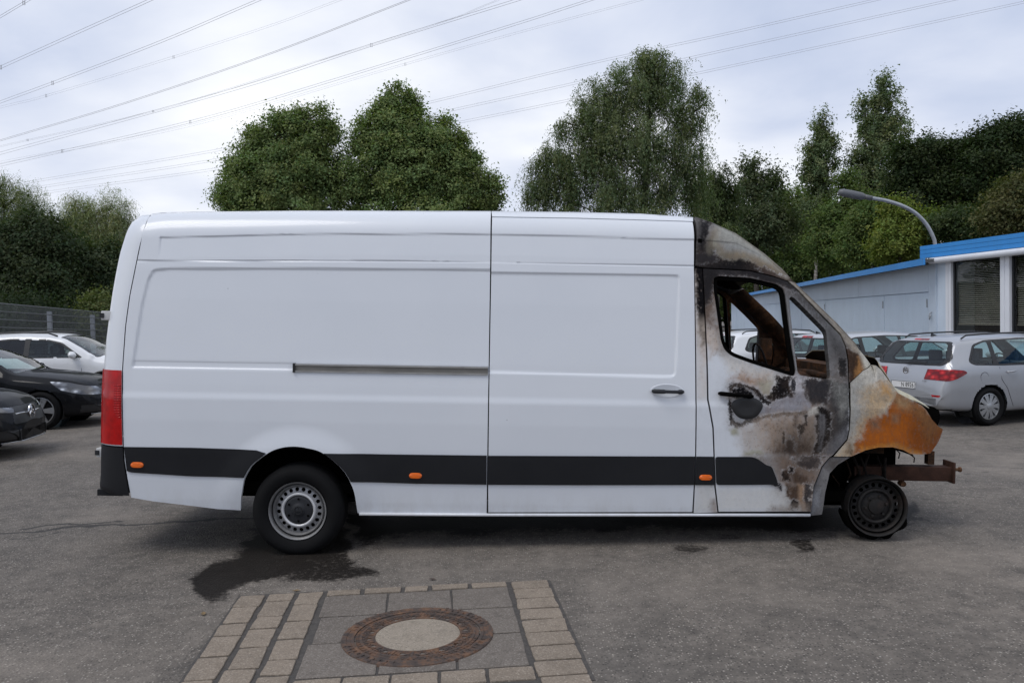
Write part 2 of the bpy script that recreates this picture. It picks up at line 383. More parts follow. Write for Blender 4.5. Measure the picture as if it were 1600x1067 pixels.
def paver(name, u0, u1, v0, v1, mat, h=.013, j=.004, rr=.010):
    g = .0065; jit = lambda: rnd.uniform(-j, j)
    c = [(u0 + g + jit(), v0 + g + jit()), (u1 - g + jit(), v0 + g + jit()), (u1 - g + jit(), v1 - g + jit()), (u0 + g + jit(), v1 - g + jit())]
    # worn, slightly wavy edges
    pts = []
    for k in range(4):
        a, b = np.array(c[k]), np.array(c[(k + 1) % 4]); nn = 5
        for i in range(nn):
            q = a + (b - a) * i / nn
            if i: q = q + np.array([rnd.uniform(-1, 1), rnd.uniform(-1, 1)]) * .0028
            pts.append(q)
    pts = [np.array(q) for q in smooth_poly(pts, rr, 2)]
    cu = np.mean([q[0] for q in pts]); cv = np.mean([q[1] for q in pts]); hh = h + rnd.uniform(-.0015, .0015)
    V = [uv3(*q, .002) for q in pts] + [uv3(*q, hh - .003) for q in pts] + [uv3(q[0] + (cu - q[0]) * .03, q[1] + (cv - q[1]) * .03, hh) for q in pts]
    n = len(pts); Fc = [tuple(range(2 * n, 3 * n))[::-1]]
    for L in (0, 1):
        for k in range(n): Fc.append((L * n + k, L * n + (k + 1) % n, (L + 1) * n + (k + 1) % n, (L + 1) * n + k))
    b = MB().add(V, Fc); return b.build(name, mat, bed)
for k, pts in cols_px.items():
    vs = [to_uv(*p)[1] for p in pts]; off = -vs[0] if k < 4 else -vs[0] - .004; u0, u1 = cols_u[k]
    for a, b in zip(vs[:-1], vs[1:]): paver('paver', u0, u1, a + off + .002, b + off - .002, 'paver_stone', j=.006)
us = [to_uv(*p)[0] for p in ((503, 930), (567, 926), (630, 922), (672, 919), (734, 915), (795, 910))]
us[0] = .540; us[-1] = 1.712
for a, b in zip(us[:-1], us[1:]): paver('paver', a + .008, b - .008, -.015, .088, 'paver_stone')
sl_v = [.096, .465, .865, 1.30]; sl_u = [.545, .945, 1.34, 1.708]
for i in range(3):
    for j_ in range(3): paver('paving_slab', sl_u[j_] + (.0 if i != 1 else .02), sl_u[j_ + 1], sl_v[i], sl_v[i + 1], 'slab_stone', h=.0115, j=.003, rr=.006)
for k in range(5): paver('paver', .545 + k * .235, .545 + (k + 1) * .235, 1.31, 1.47, 'paver_stone')

# ------------------------------------------------------------------ manhole cover
t = NT('cast_iron'); p = t.coord(); n = t.noise(p, 14, 6, .7); n2 = t.noise(p, 60, 5, .7)
c = t.ramp(n, [(.30, (.036, .029, .026)), (.46, (.075, .054, .044)), (.58, (.145, .078, .046)), (.72, (.20, .115, .066))])
t.set(color=t.mix(t.range(n2, .55, .75), c, (.028, .024, .022)), rough=.68, metal=.25, normal=t.bump(n2, .004, .8)); MAT['cast_iron'] = t.m
simple('pit_black', (.006, .006, .006), .9)
mc = (G(653, 995) + 0).tolist(); mh = empty('manhole_cover', (mc[0], mc[1], 0), (0, 0, .4), 'round rusty cast iron manhole cover with a concrete centre', 'manhole cover')
fr = MB().lathe([(.345, .006), (.345, .019), (.352, .0205), (.362, .0205), (.366, .016), (.385, .016), (.389, .020), (.405, .020), (.413, .018), (.418, .004)], 96, 'z')
fr.build('frame', 'cast_iron', mh, True, 35)
lug = MB()
for k in range(60):
    if (k // 5) % 3 == 2: continue
    a = 2 * math.pi * k / 60; M = Matrix.Rotation(a, 4, 'Z')
    lug.box((.364, -.006, .014), (.392, .006, .0205), M)
    if k % 2 == 0: lug.box((.396, -.007, .018), (.411, .007, .0225), M)
lug.build('frame_ribs', 'cast_iron', mh)['kind'] = 'stuff'
holes = []
ring_o = [(.338 * math.cos(a), .338 * math.sin(a)) for a in np.linspace(0, 2 * math.pi, 97)[:-1]]
ring_i = [(.236 * math.cos(a), .236 * math.sin(a)) for a in np.linspace(0, 2 * math.pi, 73)[:-1]][::-1]
for k in range(16):
    a = 2 * math.pi * (k + .5) / 16; cx, cy = .264 * math.cos(a), .264 * math.sin(a)
    holes.append([(cx + .0155 * math.cos(b), cy + .0155 * math.sin(b)) for b in np.linspace(0, 2 * math.pi, 15)[:-1]][::-1])
cv = MB().prism(ring_o, lambda u, v, h: (u, v, h), .004, .0165, [ring_i] + holes).build('cover_ring', 'cast_iron', mh)
rib = MB().lathe([(.300, .016), (.302, .0205), (.316, .0205), (.318, .016)], 96, 'z').lathe([(.231, .012), (.233, .0205), (.242, .0205), (.244, .016)], 96, 'z')
for k in range(16):
    a = 2 * math.pi * k / 16; M = Matrix.Rotation(a, 4, 'Z'); rib.box((.243, -.006, .0155), (.301, .006, .0200), M)
    M2 = Matrix.Rotation(a + math.pi / 16, 4, 'Z')
    for (rr, dy) in ((.272, -.034), (.272, .034), (.290, 0), (.290, -.038), (.290, .038), (.282, .020), (.282, -.020)): rib.box((rr - .006, dy - .006, .0155), (rr + .006, dy + .006, .0198), M2)
for k in range(72):
    if (k // 6) % 4 == 3: continue
    rib.box((.320, -.005, .0155), (.336, .005, .0198), Matrix.Rotation(2 * math.pi * k / 72, 4, 'Z'))
rib.build('cover_ribs', 'cast_iron', mh)['kind'] = 'stuff'
MB().lathe([(0, .0055), (.345, .0055)], 48, 'z').build('pit', 'pit_black', mh)
MB().lathe([(0, .0195), (.21, .0188), (.231, .0165), (.2315, .006)], 72, 'z').build('concrete_centre', 'cover_concrete', mh, True, 40)

# ------------------------------------------------------------------ fallen leaves
simple('dry_leaf', (.17, .115, .055), .8, var=.3, scale=60)
for i, (px, py, sz, lab) in enumerate(((318, 960, .030, 'dry yellow leaf on the asphalt left of the paving'), (463, 924, .028, 'dry yellow leaf at the far edge of the paving'), (452, 806, .03, 'dry leaf lying in the dark stain beside the rear wheel'), (676, 906, .028, 'small dark leaf on the asphalt beyond the paving'))):
    c = G(px, py); a0 = i * 1.3 + .4; V, Fc = [], []
    out = [(0, -1), (.35, -.55), (.48, 0), (.30, .55), (0, 1), (-.30, .55), (-.48, 0), (-.35, -.55)]
    for u, v in [(0, 0)] + out:
        V.append(((u * math.cos(a0) - v * math.sin(a0)) * sz, (u * math.sin(a0) + v * math.cos(a0)) * sz, .006 + .35 * abs(u) * sz + .12 * v * v * sz))
    Fc = [(0, k + 1, (k + 1) % 8 + 1) for k in range(8)]
    o = MB().add(V, Fc).build('fallen_leaf', 'dry_leaf' if i != 3 else 'cast_iron', None, True, None, c.tolist()); tag(o, lab, 'leaf', 'fallen leaves on the asphalt')
# ------------------------------------------------------------------ the burnt panel van
YB = 6.10; YC = YB + 1.0                     # near flank and middle of the van
V_PITCH = R(2.13)
VX0 = P(466, 797, 6.16)[0]
van = empty('panel_van', (VX0, YC, 0), (0, V_PITCH, 0), 'long white panel van with its cab burnt out and no front bumper', 'van')
VM = np.array(Matrix.Rotation(V_PITCH, 3, 'Y')); VT = np.array([VX0, YC, 0.])
def to_world(p): return np.asarray(p) @ VM.T + VT
V_CAM = (np.array([0, 0, CAM_H]) - VT) @ VM
def vray(px, py): return ray(px, py) @ VM
def Q(px, py, y):                            # sight line to a plane of the van across its width
    d = vray(px, py); return V_CAM + d * ((y - V_CAM[1]) / d[1])
# flank: how far in from the widest line, by height
_pz = np.array([0, .20, .27, .33, .40, .55, .80, 1.0, 1.165, 1.205, 1.30, 1.45, 1.9, 2.13, 2.35, 2.7])
_pi = np.array([.2, .10, .055, .036, .026, .012, .0, -.004, -.001, .008, .014, .024, .066, .093, .128, .185])
_zz = np.linspace(0, 2.7, 1351); _ii = np.interp(_zz, _pz, _pi)
_k = np.exp(-.5 * (np.arange(-9, 10) / 4.) ** 2); _ii = np.convolve(np.pad(_ii, 9, 'edge'), _k / _k.sum(), 'valid')
def base_in(x, z): return np.interp(z, _zz, _ii)
# roof line (as seen against the sky) and front slope
_roof_px = [(232, 335), (250, 332), (300, 330.5), (480, 329), (768, 329.5), (1000, 333.5), (1080, 338.5), (1110, 346), (1150, 364), (1195, 396), (1242.5, 440), (1275.5, 472), (1308.5, 504), (1337, 535), (1362, 571)]
_roof = np.array([Q(px, py, -.78)[[0, 2]] for px, py in _roof_px])
_roof_x = np.linspace(_roof[0, 0] - .02, _roof[-1, 0], 300); _roof_z = np.interp(_roof_x, _roof[:, 0], _roof[:, 1])
_k2 = np.exp(-.5 * (np.arange(-6, 7) / 2.5) ** 2); _roof_z = np.convolve(np.pad(_roof_z, 6, 'reflect', reflect_type='odd'), _k2 / _k2.sum(), 'valid')
def ztop(x): return np.interp(x, _roof_x, _roof_z, right=_roof_z[-1])
X_CAP, X_NOSE = Q(1085, 450, -.9)[0], Q(1474, 671, -.9)[0]
X_PIL = Q(1362, 571, -.85)[0]
AX, AZ = Q(466, 797, -.96)[[0, 2]]           # rear wheel centre
FXw, FZw = Q(1370, 790.5, -.94)[[0, 2]]      # front wheel centre
_recess = []
_groove = []
def inset(x, z, detail=True):
    x = np.asarray(x, float); z = np.asarray(z, float); i = base_in(x, z)
    # rounding into the roof
    rz = .20; d = np.clip(ztop(x) - z, 0, None); up = np.clip((rz - d) / rz, 0, 1) * (x < X_PIL)
    i = i + .16 * (1 - np.sqrt(np.clip(1 - (up * .985) ** 2, 0, 1)))
    # cab narrows towards the windscreen and nose
    i = i + .11 * sstep(X_CAP + .1, X_PIL, x) * sstep(1.1, 1.9, z) + .05 * sstep(X_PIL - .3, X_NOSE, x)
    i = i + .12 * np.clip((x - (X_NOSE - .34)) / .34, 0, 1.2) ** 2.2
    # flared arch
    r = np.hypot(x - AX, z - AZ); i = i - .022 * sstep(.66, .45, r) * sstep(.3, .6, z)
    r2 = np.hypot(x - FXw, z - FZw); i = i - .018 * sstep(.62, .43, r2) * sstep(.25, .5, z)
    # soft dents so that no panel is a perfect plane
    i = i + .0035 * (fbm(x * .9 + 3, z * 1.1 + 8, 3) - .5) + .0008 * (fbm(x * 5 + 3, z * 5 + 8, 2) - .5)
    if detail:
        for poly, dep, w in _recess: i = i + dep * sstep(0, w, sdf(poly, x, z))
        for pts, dep, w in _groove:
            zl = np.interp(x, pts[:, 0], pts[:, 1]); on = (x > pts[0, 0]) & (x < pts[-1, 0])
            if dep > 0: i = i + np.where(on, dep * np.clip(1 - np.abs(z - zl) / w, 0, 1), 0)
            else: i = i + np.where(on, -dep * sstep(w, -w, z - zl) * np.clip(1 - (zl - z) / .16, 0, 1), 0)      # pressed step: overhangs the sheet below
    return i
def S(px, py, detail=False):                 # sight line to the flank
    y = -1.0
    for _ in range(6):
        q = Q(px, py, y); y = -1.0 + float(inset(q[0], q[2], detail))
    return (q[0], q[2])
def SP(pts): return [S(*p) for p in pts]
_recess.append((SP(smooth_poly([(204.5, 572), (211, 530), (219, 477), (229, 436), (238, 420), (263, 417.5), (480, 417.5), (900, 421), (900, 586), (457, 580), (206, 576)], 5, 3)), .011, .024))
_split = S(765, 500)[0]
_recess[0] = ([(min(x, _split + .3), z) for x, z in _recess[0][0]], .011, .024)
_rec2 = SP(smooth_poly([(700, 423), (1046, 428), (1063, 429), (1063.5, 445), (1059, 560), (1057, 590), (1035, 590.5), (700, 582)], 15, 6))
_recs = {'quarter': [_recess[0]], 'sliding': [(_rec2, .011, .022)]}
_gr = lambda pts, d, w: (np.array(SP(pts)), d, w)
_G_ALL = [_gr([(214, 407.5), (480, 407.5), (765, 410), (1086, 416.5)], .006, .005)]
_G_UP = [_gr([(250, 371), (480, 366), (768, 366), (1085, 374.5), (1150, 380), (1190, 400)], -.007, .006)]
_G_LOW = [_gr([(208, 564), (330, 566), (458, 568), (764, 573)], -.0025, .005)]
ROWS = []
for g in _G_ALL + _G_UP + _G_LOW:
    for k in (-1, -.5, 0, .5, 1): ROWS.append(float(np.mean(g[0][:, 1])) + k * g[2])

def inset_n(x, z):                           # unit normals of the near flank
    e = .004
    fx = (inset(x + e, z) - inset(x - e, z)) / (2 * e); fz = (inset(x, z + e) - inset(x, z - e)) / (2 * e)
    n = np.stack([fx, -np.ones_like(fx), fz], 1); return n / np.linalg.norm(n, axis=1)[:, None]
def panel(name, outline, mat, step=.025, holes=(), thick=.03, proud=0., parent=None, cols=None, inner=None, mirror=False, rows=(), both=False, extra=None):
    """sheet-metal panel cut to an outline and laid on the flank, with a folded edge and an inner skin"""
    par = parent or van
    loops = [outline] + list(holes)
    bm = bmesh.new(); flat = [p for l in loops for p in l]
    vs = [bm.verts.new((p[0], 0, p[1])) for p in flat]
    for tr in tessellate_polygon([[Vector((p[0], p[1], 0)) for p in l] for l in loops]):
        try: bm.faces.new([vs[i] for i in tr])
        except ValueError: pass
    a = np.array(flat); x0, z0 = a.min(0); x1, z1 = a.max(0)
    for x in np.arange(math.ceil(x0 / step) * step, x1, step):
        bmesh.ops.bisect_plane(bm, geom=bm.verts[:] + bm.edges[:] + bm.faces[:], dist=1e-5, plane_co=(x, 0, 0), plane_no=(1, 0, 0))
    zc = list(np.arange(math.ceil(z0 / step) * step, z1, step)) + [r for r in rows if z0 < r < z1]
    for z in zc:
        bmesh.ops.bisect_plane(bm, geom=bm.verts[:] + bm.edges[:] + bm.faces[:], dist=1e-5, plane_co=(0, 0, z), plane_no=(0, 0, 1))
    bmesh.ops.remove_doubles(bm, verts=bm.verts, dist=1e-5)
    bm.verts.index_update()
    xz = np.array([(v.co.x, v.co.z) for v in bm.verts]); Fc = []
    for f in bm.faces:
        ids = [v.index for v in f.verts]
        q = xz[ids]; area = 0.5 * np.sum(q[:, 0] * np.roll(q[:, 1], -1) - np.roll(q[:, 0], -1) * q[:, 1])
        Fc.append(ids if area > 0 else ids[::-1])          # faces the near side (-y)
    be = []
    for e in bm.edges:
        if len(e.link_faces) == 1: be.append((e.verts[0].index, e.verts[1].index))
    bm.free()
    X, Z = xz[:, 0], xz[:, 1]; n = len(X)
    nor = inset_n(X, Z); Y = -1.0 + inset(X, Z) - proud
    if extra is not None: Y = Y + extra(X, Z)
    V = np.stack([X, Y, Z], 1)
    inn = V - nor * thick                                   # straight behind the skin
    bi = sorted({i for e in be for i in e}); rm = {b: k for k, b in enumerate(bi)}
    # folded edge: own vertices, normals pointing out of the outline
    en = np.zeros((len(bi), 3)); fset = {}
    for f in Fc:
        for k in range(len(f)): fset[(f[k], f[(k + 1) % len(f)])] = 1
    rim = []
    for a_, b_ in be:
        if (a_, b_) not in fset: a_, b_ = b_, a_
        d = V[b_] - V[a_]; o = np.cross(d, nor[a_]); l = np.linalg.norm(o)
        if l > 0: en[rm[a_]] += o / l; en[rm[b_]] += o / l
        k = len(bi); r0 = 2 * n
        rim.append([r0 + rm[b_], r0 + rm[a_], r0 + k + rm[a_], r0 + k + rm[b_]])
    en /= np.maximum(np.linalg.norm(en, axis=1), 1e-9)[:, None]
    VV = np.concatenate([V, inn, V[bi], inn[bi]]); NN = np.concatenate([nor, -nor, en, en])
    FF = Fc + [[i + n for i in f[::-1]] for f in Fc] + rim
    C = None
    if cols is not None:
        c = cols(PIX(to_world(V))); C = np.concatenate([c, np.tile(np.array([[.035, .025, .02, .8]]), (n, 1)), c[bi] * np.array([.6, .6, .6, 1]), c[bi] * np.array([.5, .5, .5, 1])])
    def emit(VV, FF, NN):
        o = mk(name, VV, FF, mat, par, True, None, NN, C)
        if inner:
            o.data.materials.append(MAT[inner]); mi = np.zeros(len(FF), np.int32); mi[len(Fc):2 * len(Fc)] = 1
            o.data.polygons.foreach_set('material_index', mi)
        return o
    out = None
    if not mirror or both: out = emit(VV, FF, NN)
    if mirror or both:
        fl = np.array([1, -1, 1.]); emit(VV * fl, [f[::-1] for f in FF], NN * fl)
    return out

# ---- paints
def van_white():
    t = NT('van_white'); p = t.coord(); n = t.noise(p, 1.3, 5, .6)
    sp = t.noise(t.mapping(p, (1, 1, .35)), 9, 6, .7)
    c = t.mix(t.range(n, .3, .7), (.64, .667, .705), (.665, .69, .725))
    sepz = t.n.new('ShaderNodeSeparateXYZ'); t.l.new(p, sepz.inputs[0])
    low = t.math('MULTIPLY', t.range(sepz.outputs[2], .52, .27, 0, 1), t.range(sp, .42, .62))
    c = t.mix(t.math('MULTIPLY', low, .30), c, (.36, .33, .29))
    v = t.voronoi(p, 9, 'F1', 0); v2 = t.voronoi(p, 9, 'F1', 1); s = t.n.new('ShaderNodeSeparateColor'); t.l.new(v2, s.inputs[0])
    c = t.mix(t.math('MULTIPLY', t.math('MULTIPLY', t.range(v, .035, .02), t.range(s.outputs[0], .9, .92)), .8), c, (.05, .05, .05))
    streak = t.noise(t.mapping(p, (14, 14, .5)), 3, 5, .7)
    c = t.mix(t.math('MULTIPLY', t.range(streak, .58, .8), .05), c, (.42, .41, .39))
    t.set(color=c, rough=t.range(n, .3, .7, .28, .4), coat=.45, coatr=.12, spec=.25, normal=t.bump(t.noise(p, 3, 3, .5), .004, .12)); MAT['van_white'] = t.m
van_white()
def van_burnt():
    t = NT('van_burnt'); p = t.coord(); c = t.attr('Col'); al = t.attr('Col', 'Alpha')
    n = t.noise(p, 38, 6, .7); n2 = t.noise(p, 140, 4, .7); n3 = t.noise(p, 9, 5, .65)
    k = t.math('ADD', t.math('MULTIPLY', t.math('SUBTRACT', n, .5), 1.1), t.math('MULTIPLY', t.math('SUBTRACT', n2, .5), .6))
    k = t.math('ADD', k, t.math('MULTIPLY', t.math('SUBTRACT', n3, .5), .5))
    k = t.math('ADD', t.math('MULTIPLY', k, al), 1.0)
    cc = t.n.new('ShaderNodeCombineColor')
    for i in range(3): t.l.new(k, cc.inputs[i])
    t.set(color=t.mix(1.0, c, cc.outputs[0], 'MULTIPLY'), rough=t.range(al, 0, 1, .38, .9), spec=t.range(al, 0, .4, .35, .02),
          normal=t.bump(t.math('MULTIPLY', t.math('ADD', n, t.math('MULTIPLY', n2, .5)), al), .006, .55)); MAT['van_burnt'] = t.m
van_burnt()
t = NT('cladding_black'); p = t.coord(); n = t.noise(p, 2.5, 5, .6)
t.set(color=t.ramp(n, [(.3, (.0085, .009, .011)), (.7, (.013, .0135, .0155))]), rough=.6, spec=.25, normal=t.bump(t.noise(p, 400, 2, .6), .001, .4)); MAT['cladding_black'] = t.m
t = NT('charred'); p = t.coord(); n = t.noise(p, 7, 6, .7, .4); n2 = t.noise(p, 60, 5, .7)
c = t.ramp(n, [(.35, (.006, .0055, .0055)), (.5, (.013, .010, .008)), (.62, (.045, .022, .011)), (.75, (.09, .045, .02))])
t.set(color=t.mix(t.range(n2, .4, .7), c, (.02, .016, .014)), rough=.9, normal=t.bump(n2, .01, .8), spec=.2); MAT['charred'] = t.m
t = NT('charred_rust'); p = t.coord(); n = t.noise(p, 6, 6, .7, .6); n2 = t.noise(p, 55, 5, .7)
c = t.ramp(n, [(.3, (.022, .014, .010)), (.48, (.055, .028, .015)), (.60, (.12, .052, .022)), (.74, (.17, .125, .085))])
t.set(color=t.mix(t.range(n2, .5, .72), c, (.025, .018, .014)), rough=.9, normal=t.bump(n2, .01, .8), spec=.2); MAT['charred_rust'] = t.m
simple('rail_rust', (.045, .022, .015), .85, var=.5, scale=9, bump=.006, spec=.2)
simple('rail_inner', (.20, .19, .17), .5, .3, var=.2, scale=4)
simple('soot', (.003, .0028, .0026), 1.0, var=.3, spec=.03)
simple('rubber', (.0075, .0075, .008), .85, var=.25, scale=12, spec=.15)
simple('seal_black', (.012, .012, .013), .6)
simple('lamp_orange', (.78, .14, .01), .25, coat=.5)
simple('alu', (.42, .41, .39), .35, .8, var=.15)
simple('plastic_grey', (.020, .021, .024), .5, spec=.3)
simple('plastic_white', (.5, .5, .49), .5)

def layers(pix, base, lst, mott=0.):
    """fire damage laid on in layers: fields of scorched colour fade softly, soot ends in a crisp flaked edge with a pale rim and a brown halo"""
    X, Y = pix[:, 0], pix[:, 1]; C = np.tile(np.array(base, float), (len(X), 1))
    n1 = fbm(X * .05, Y * .05, 4) - .5; n2 = fbm(X * .05 + 40, Y * .05 + 70, 4) - .5; n3 = fbm(X * .20, Y * .20, 4) - .5; n4 = fbm(X * .6 + 9, Y * .6 + 3, 3) - .5; n5 = fbm(X * .33 + 90, Y * .09 + 31, 4) - .5
    for poly, col, soft, amp, *op in lst:
        op = op[0] if op else 1.; dark = max(col[:3]) < .06 and soft < 9
        d0 = sdf(poly, X + n1 * amp * 1.8, Y + n2 * amp * 1.8)
        if dark:
            halo = np.exp(-np.clip(-d0, 0, None) / 7.) * (.55 + .9 * n3 + .5 * n5); a = np.clip(halo * .55 * op, 0, 1)[:, None]; C = C * (1 - a) + np.array([.15, .105, .08, .5]) * a
            d = d0 + n3 * (amp * 1.1 + 2.5) + n4 * 7.; rim = sstep(-3.2, -1.2, d) * sstep(.6, -.6, d) * np.clip(.35 + 1.6 * n1 + n4, 0, 1) * .65; a = rim[:, None]; C = C * (1 - a) + np.array([.50, .50, .51, .5]) * a
            a = sstep(-soft * .7, soft * .7, d) * op; fl = sstep(.12, .24, n4 + n3 * .5) * .35; a = (a * (1 - fl * (d < 9)))[:, None]
        else:
            d = d0 + n3 * amp * .8 + n4 * amp * .5 + n5 * amp * .22; sf = soft * 1.35 + 2.0; a = (sstep(-sf, sf, d) * op * np.clip(1 + n4 * .5 + n5 * .5, 0, 1.15))[:, None]
            a = np.clip(a, 0, 1)
        C = C * (1 - a) + np.array(col, float) * a
    # fine soot specks and run marks everywhere the fire has been
    burnt = np.clip(C[:, 3:4] * 2.2, 0, 1); sp = sstep(.17, .27, n4 * .9 + n3 * .6)[:, None] * burnt * .38; C[:, :3] = C[:, :3] * (1 - sp) + np.array([.03, .026, .024]) * sp
    C[:, :3] *= 1 + (n5[:, None] * .45 + n4[:, None] * .5) * burnt
    return np.clip(C, 0, 1)
W = (.63, .655, .69, .05); SOOT = (.008, .0075, .0085, .8); SOOTG = (.026, .025, .028, .7); ASH = (.52, .52, .54, .45); GREY = (.17, .168, .175, .55)
BEIGE = (.42, .36, .30, .35); BROWN = (.20, .135, .095, .5); DBROWN = (.066, .043, .031, .6); RUST = (.21, .060, .012, .38); ORNG = (.34, .092, .010, .3); KHAKI = (.34, .33, .26, .3)
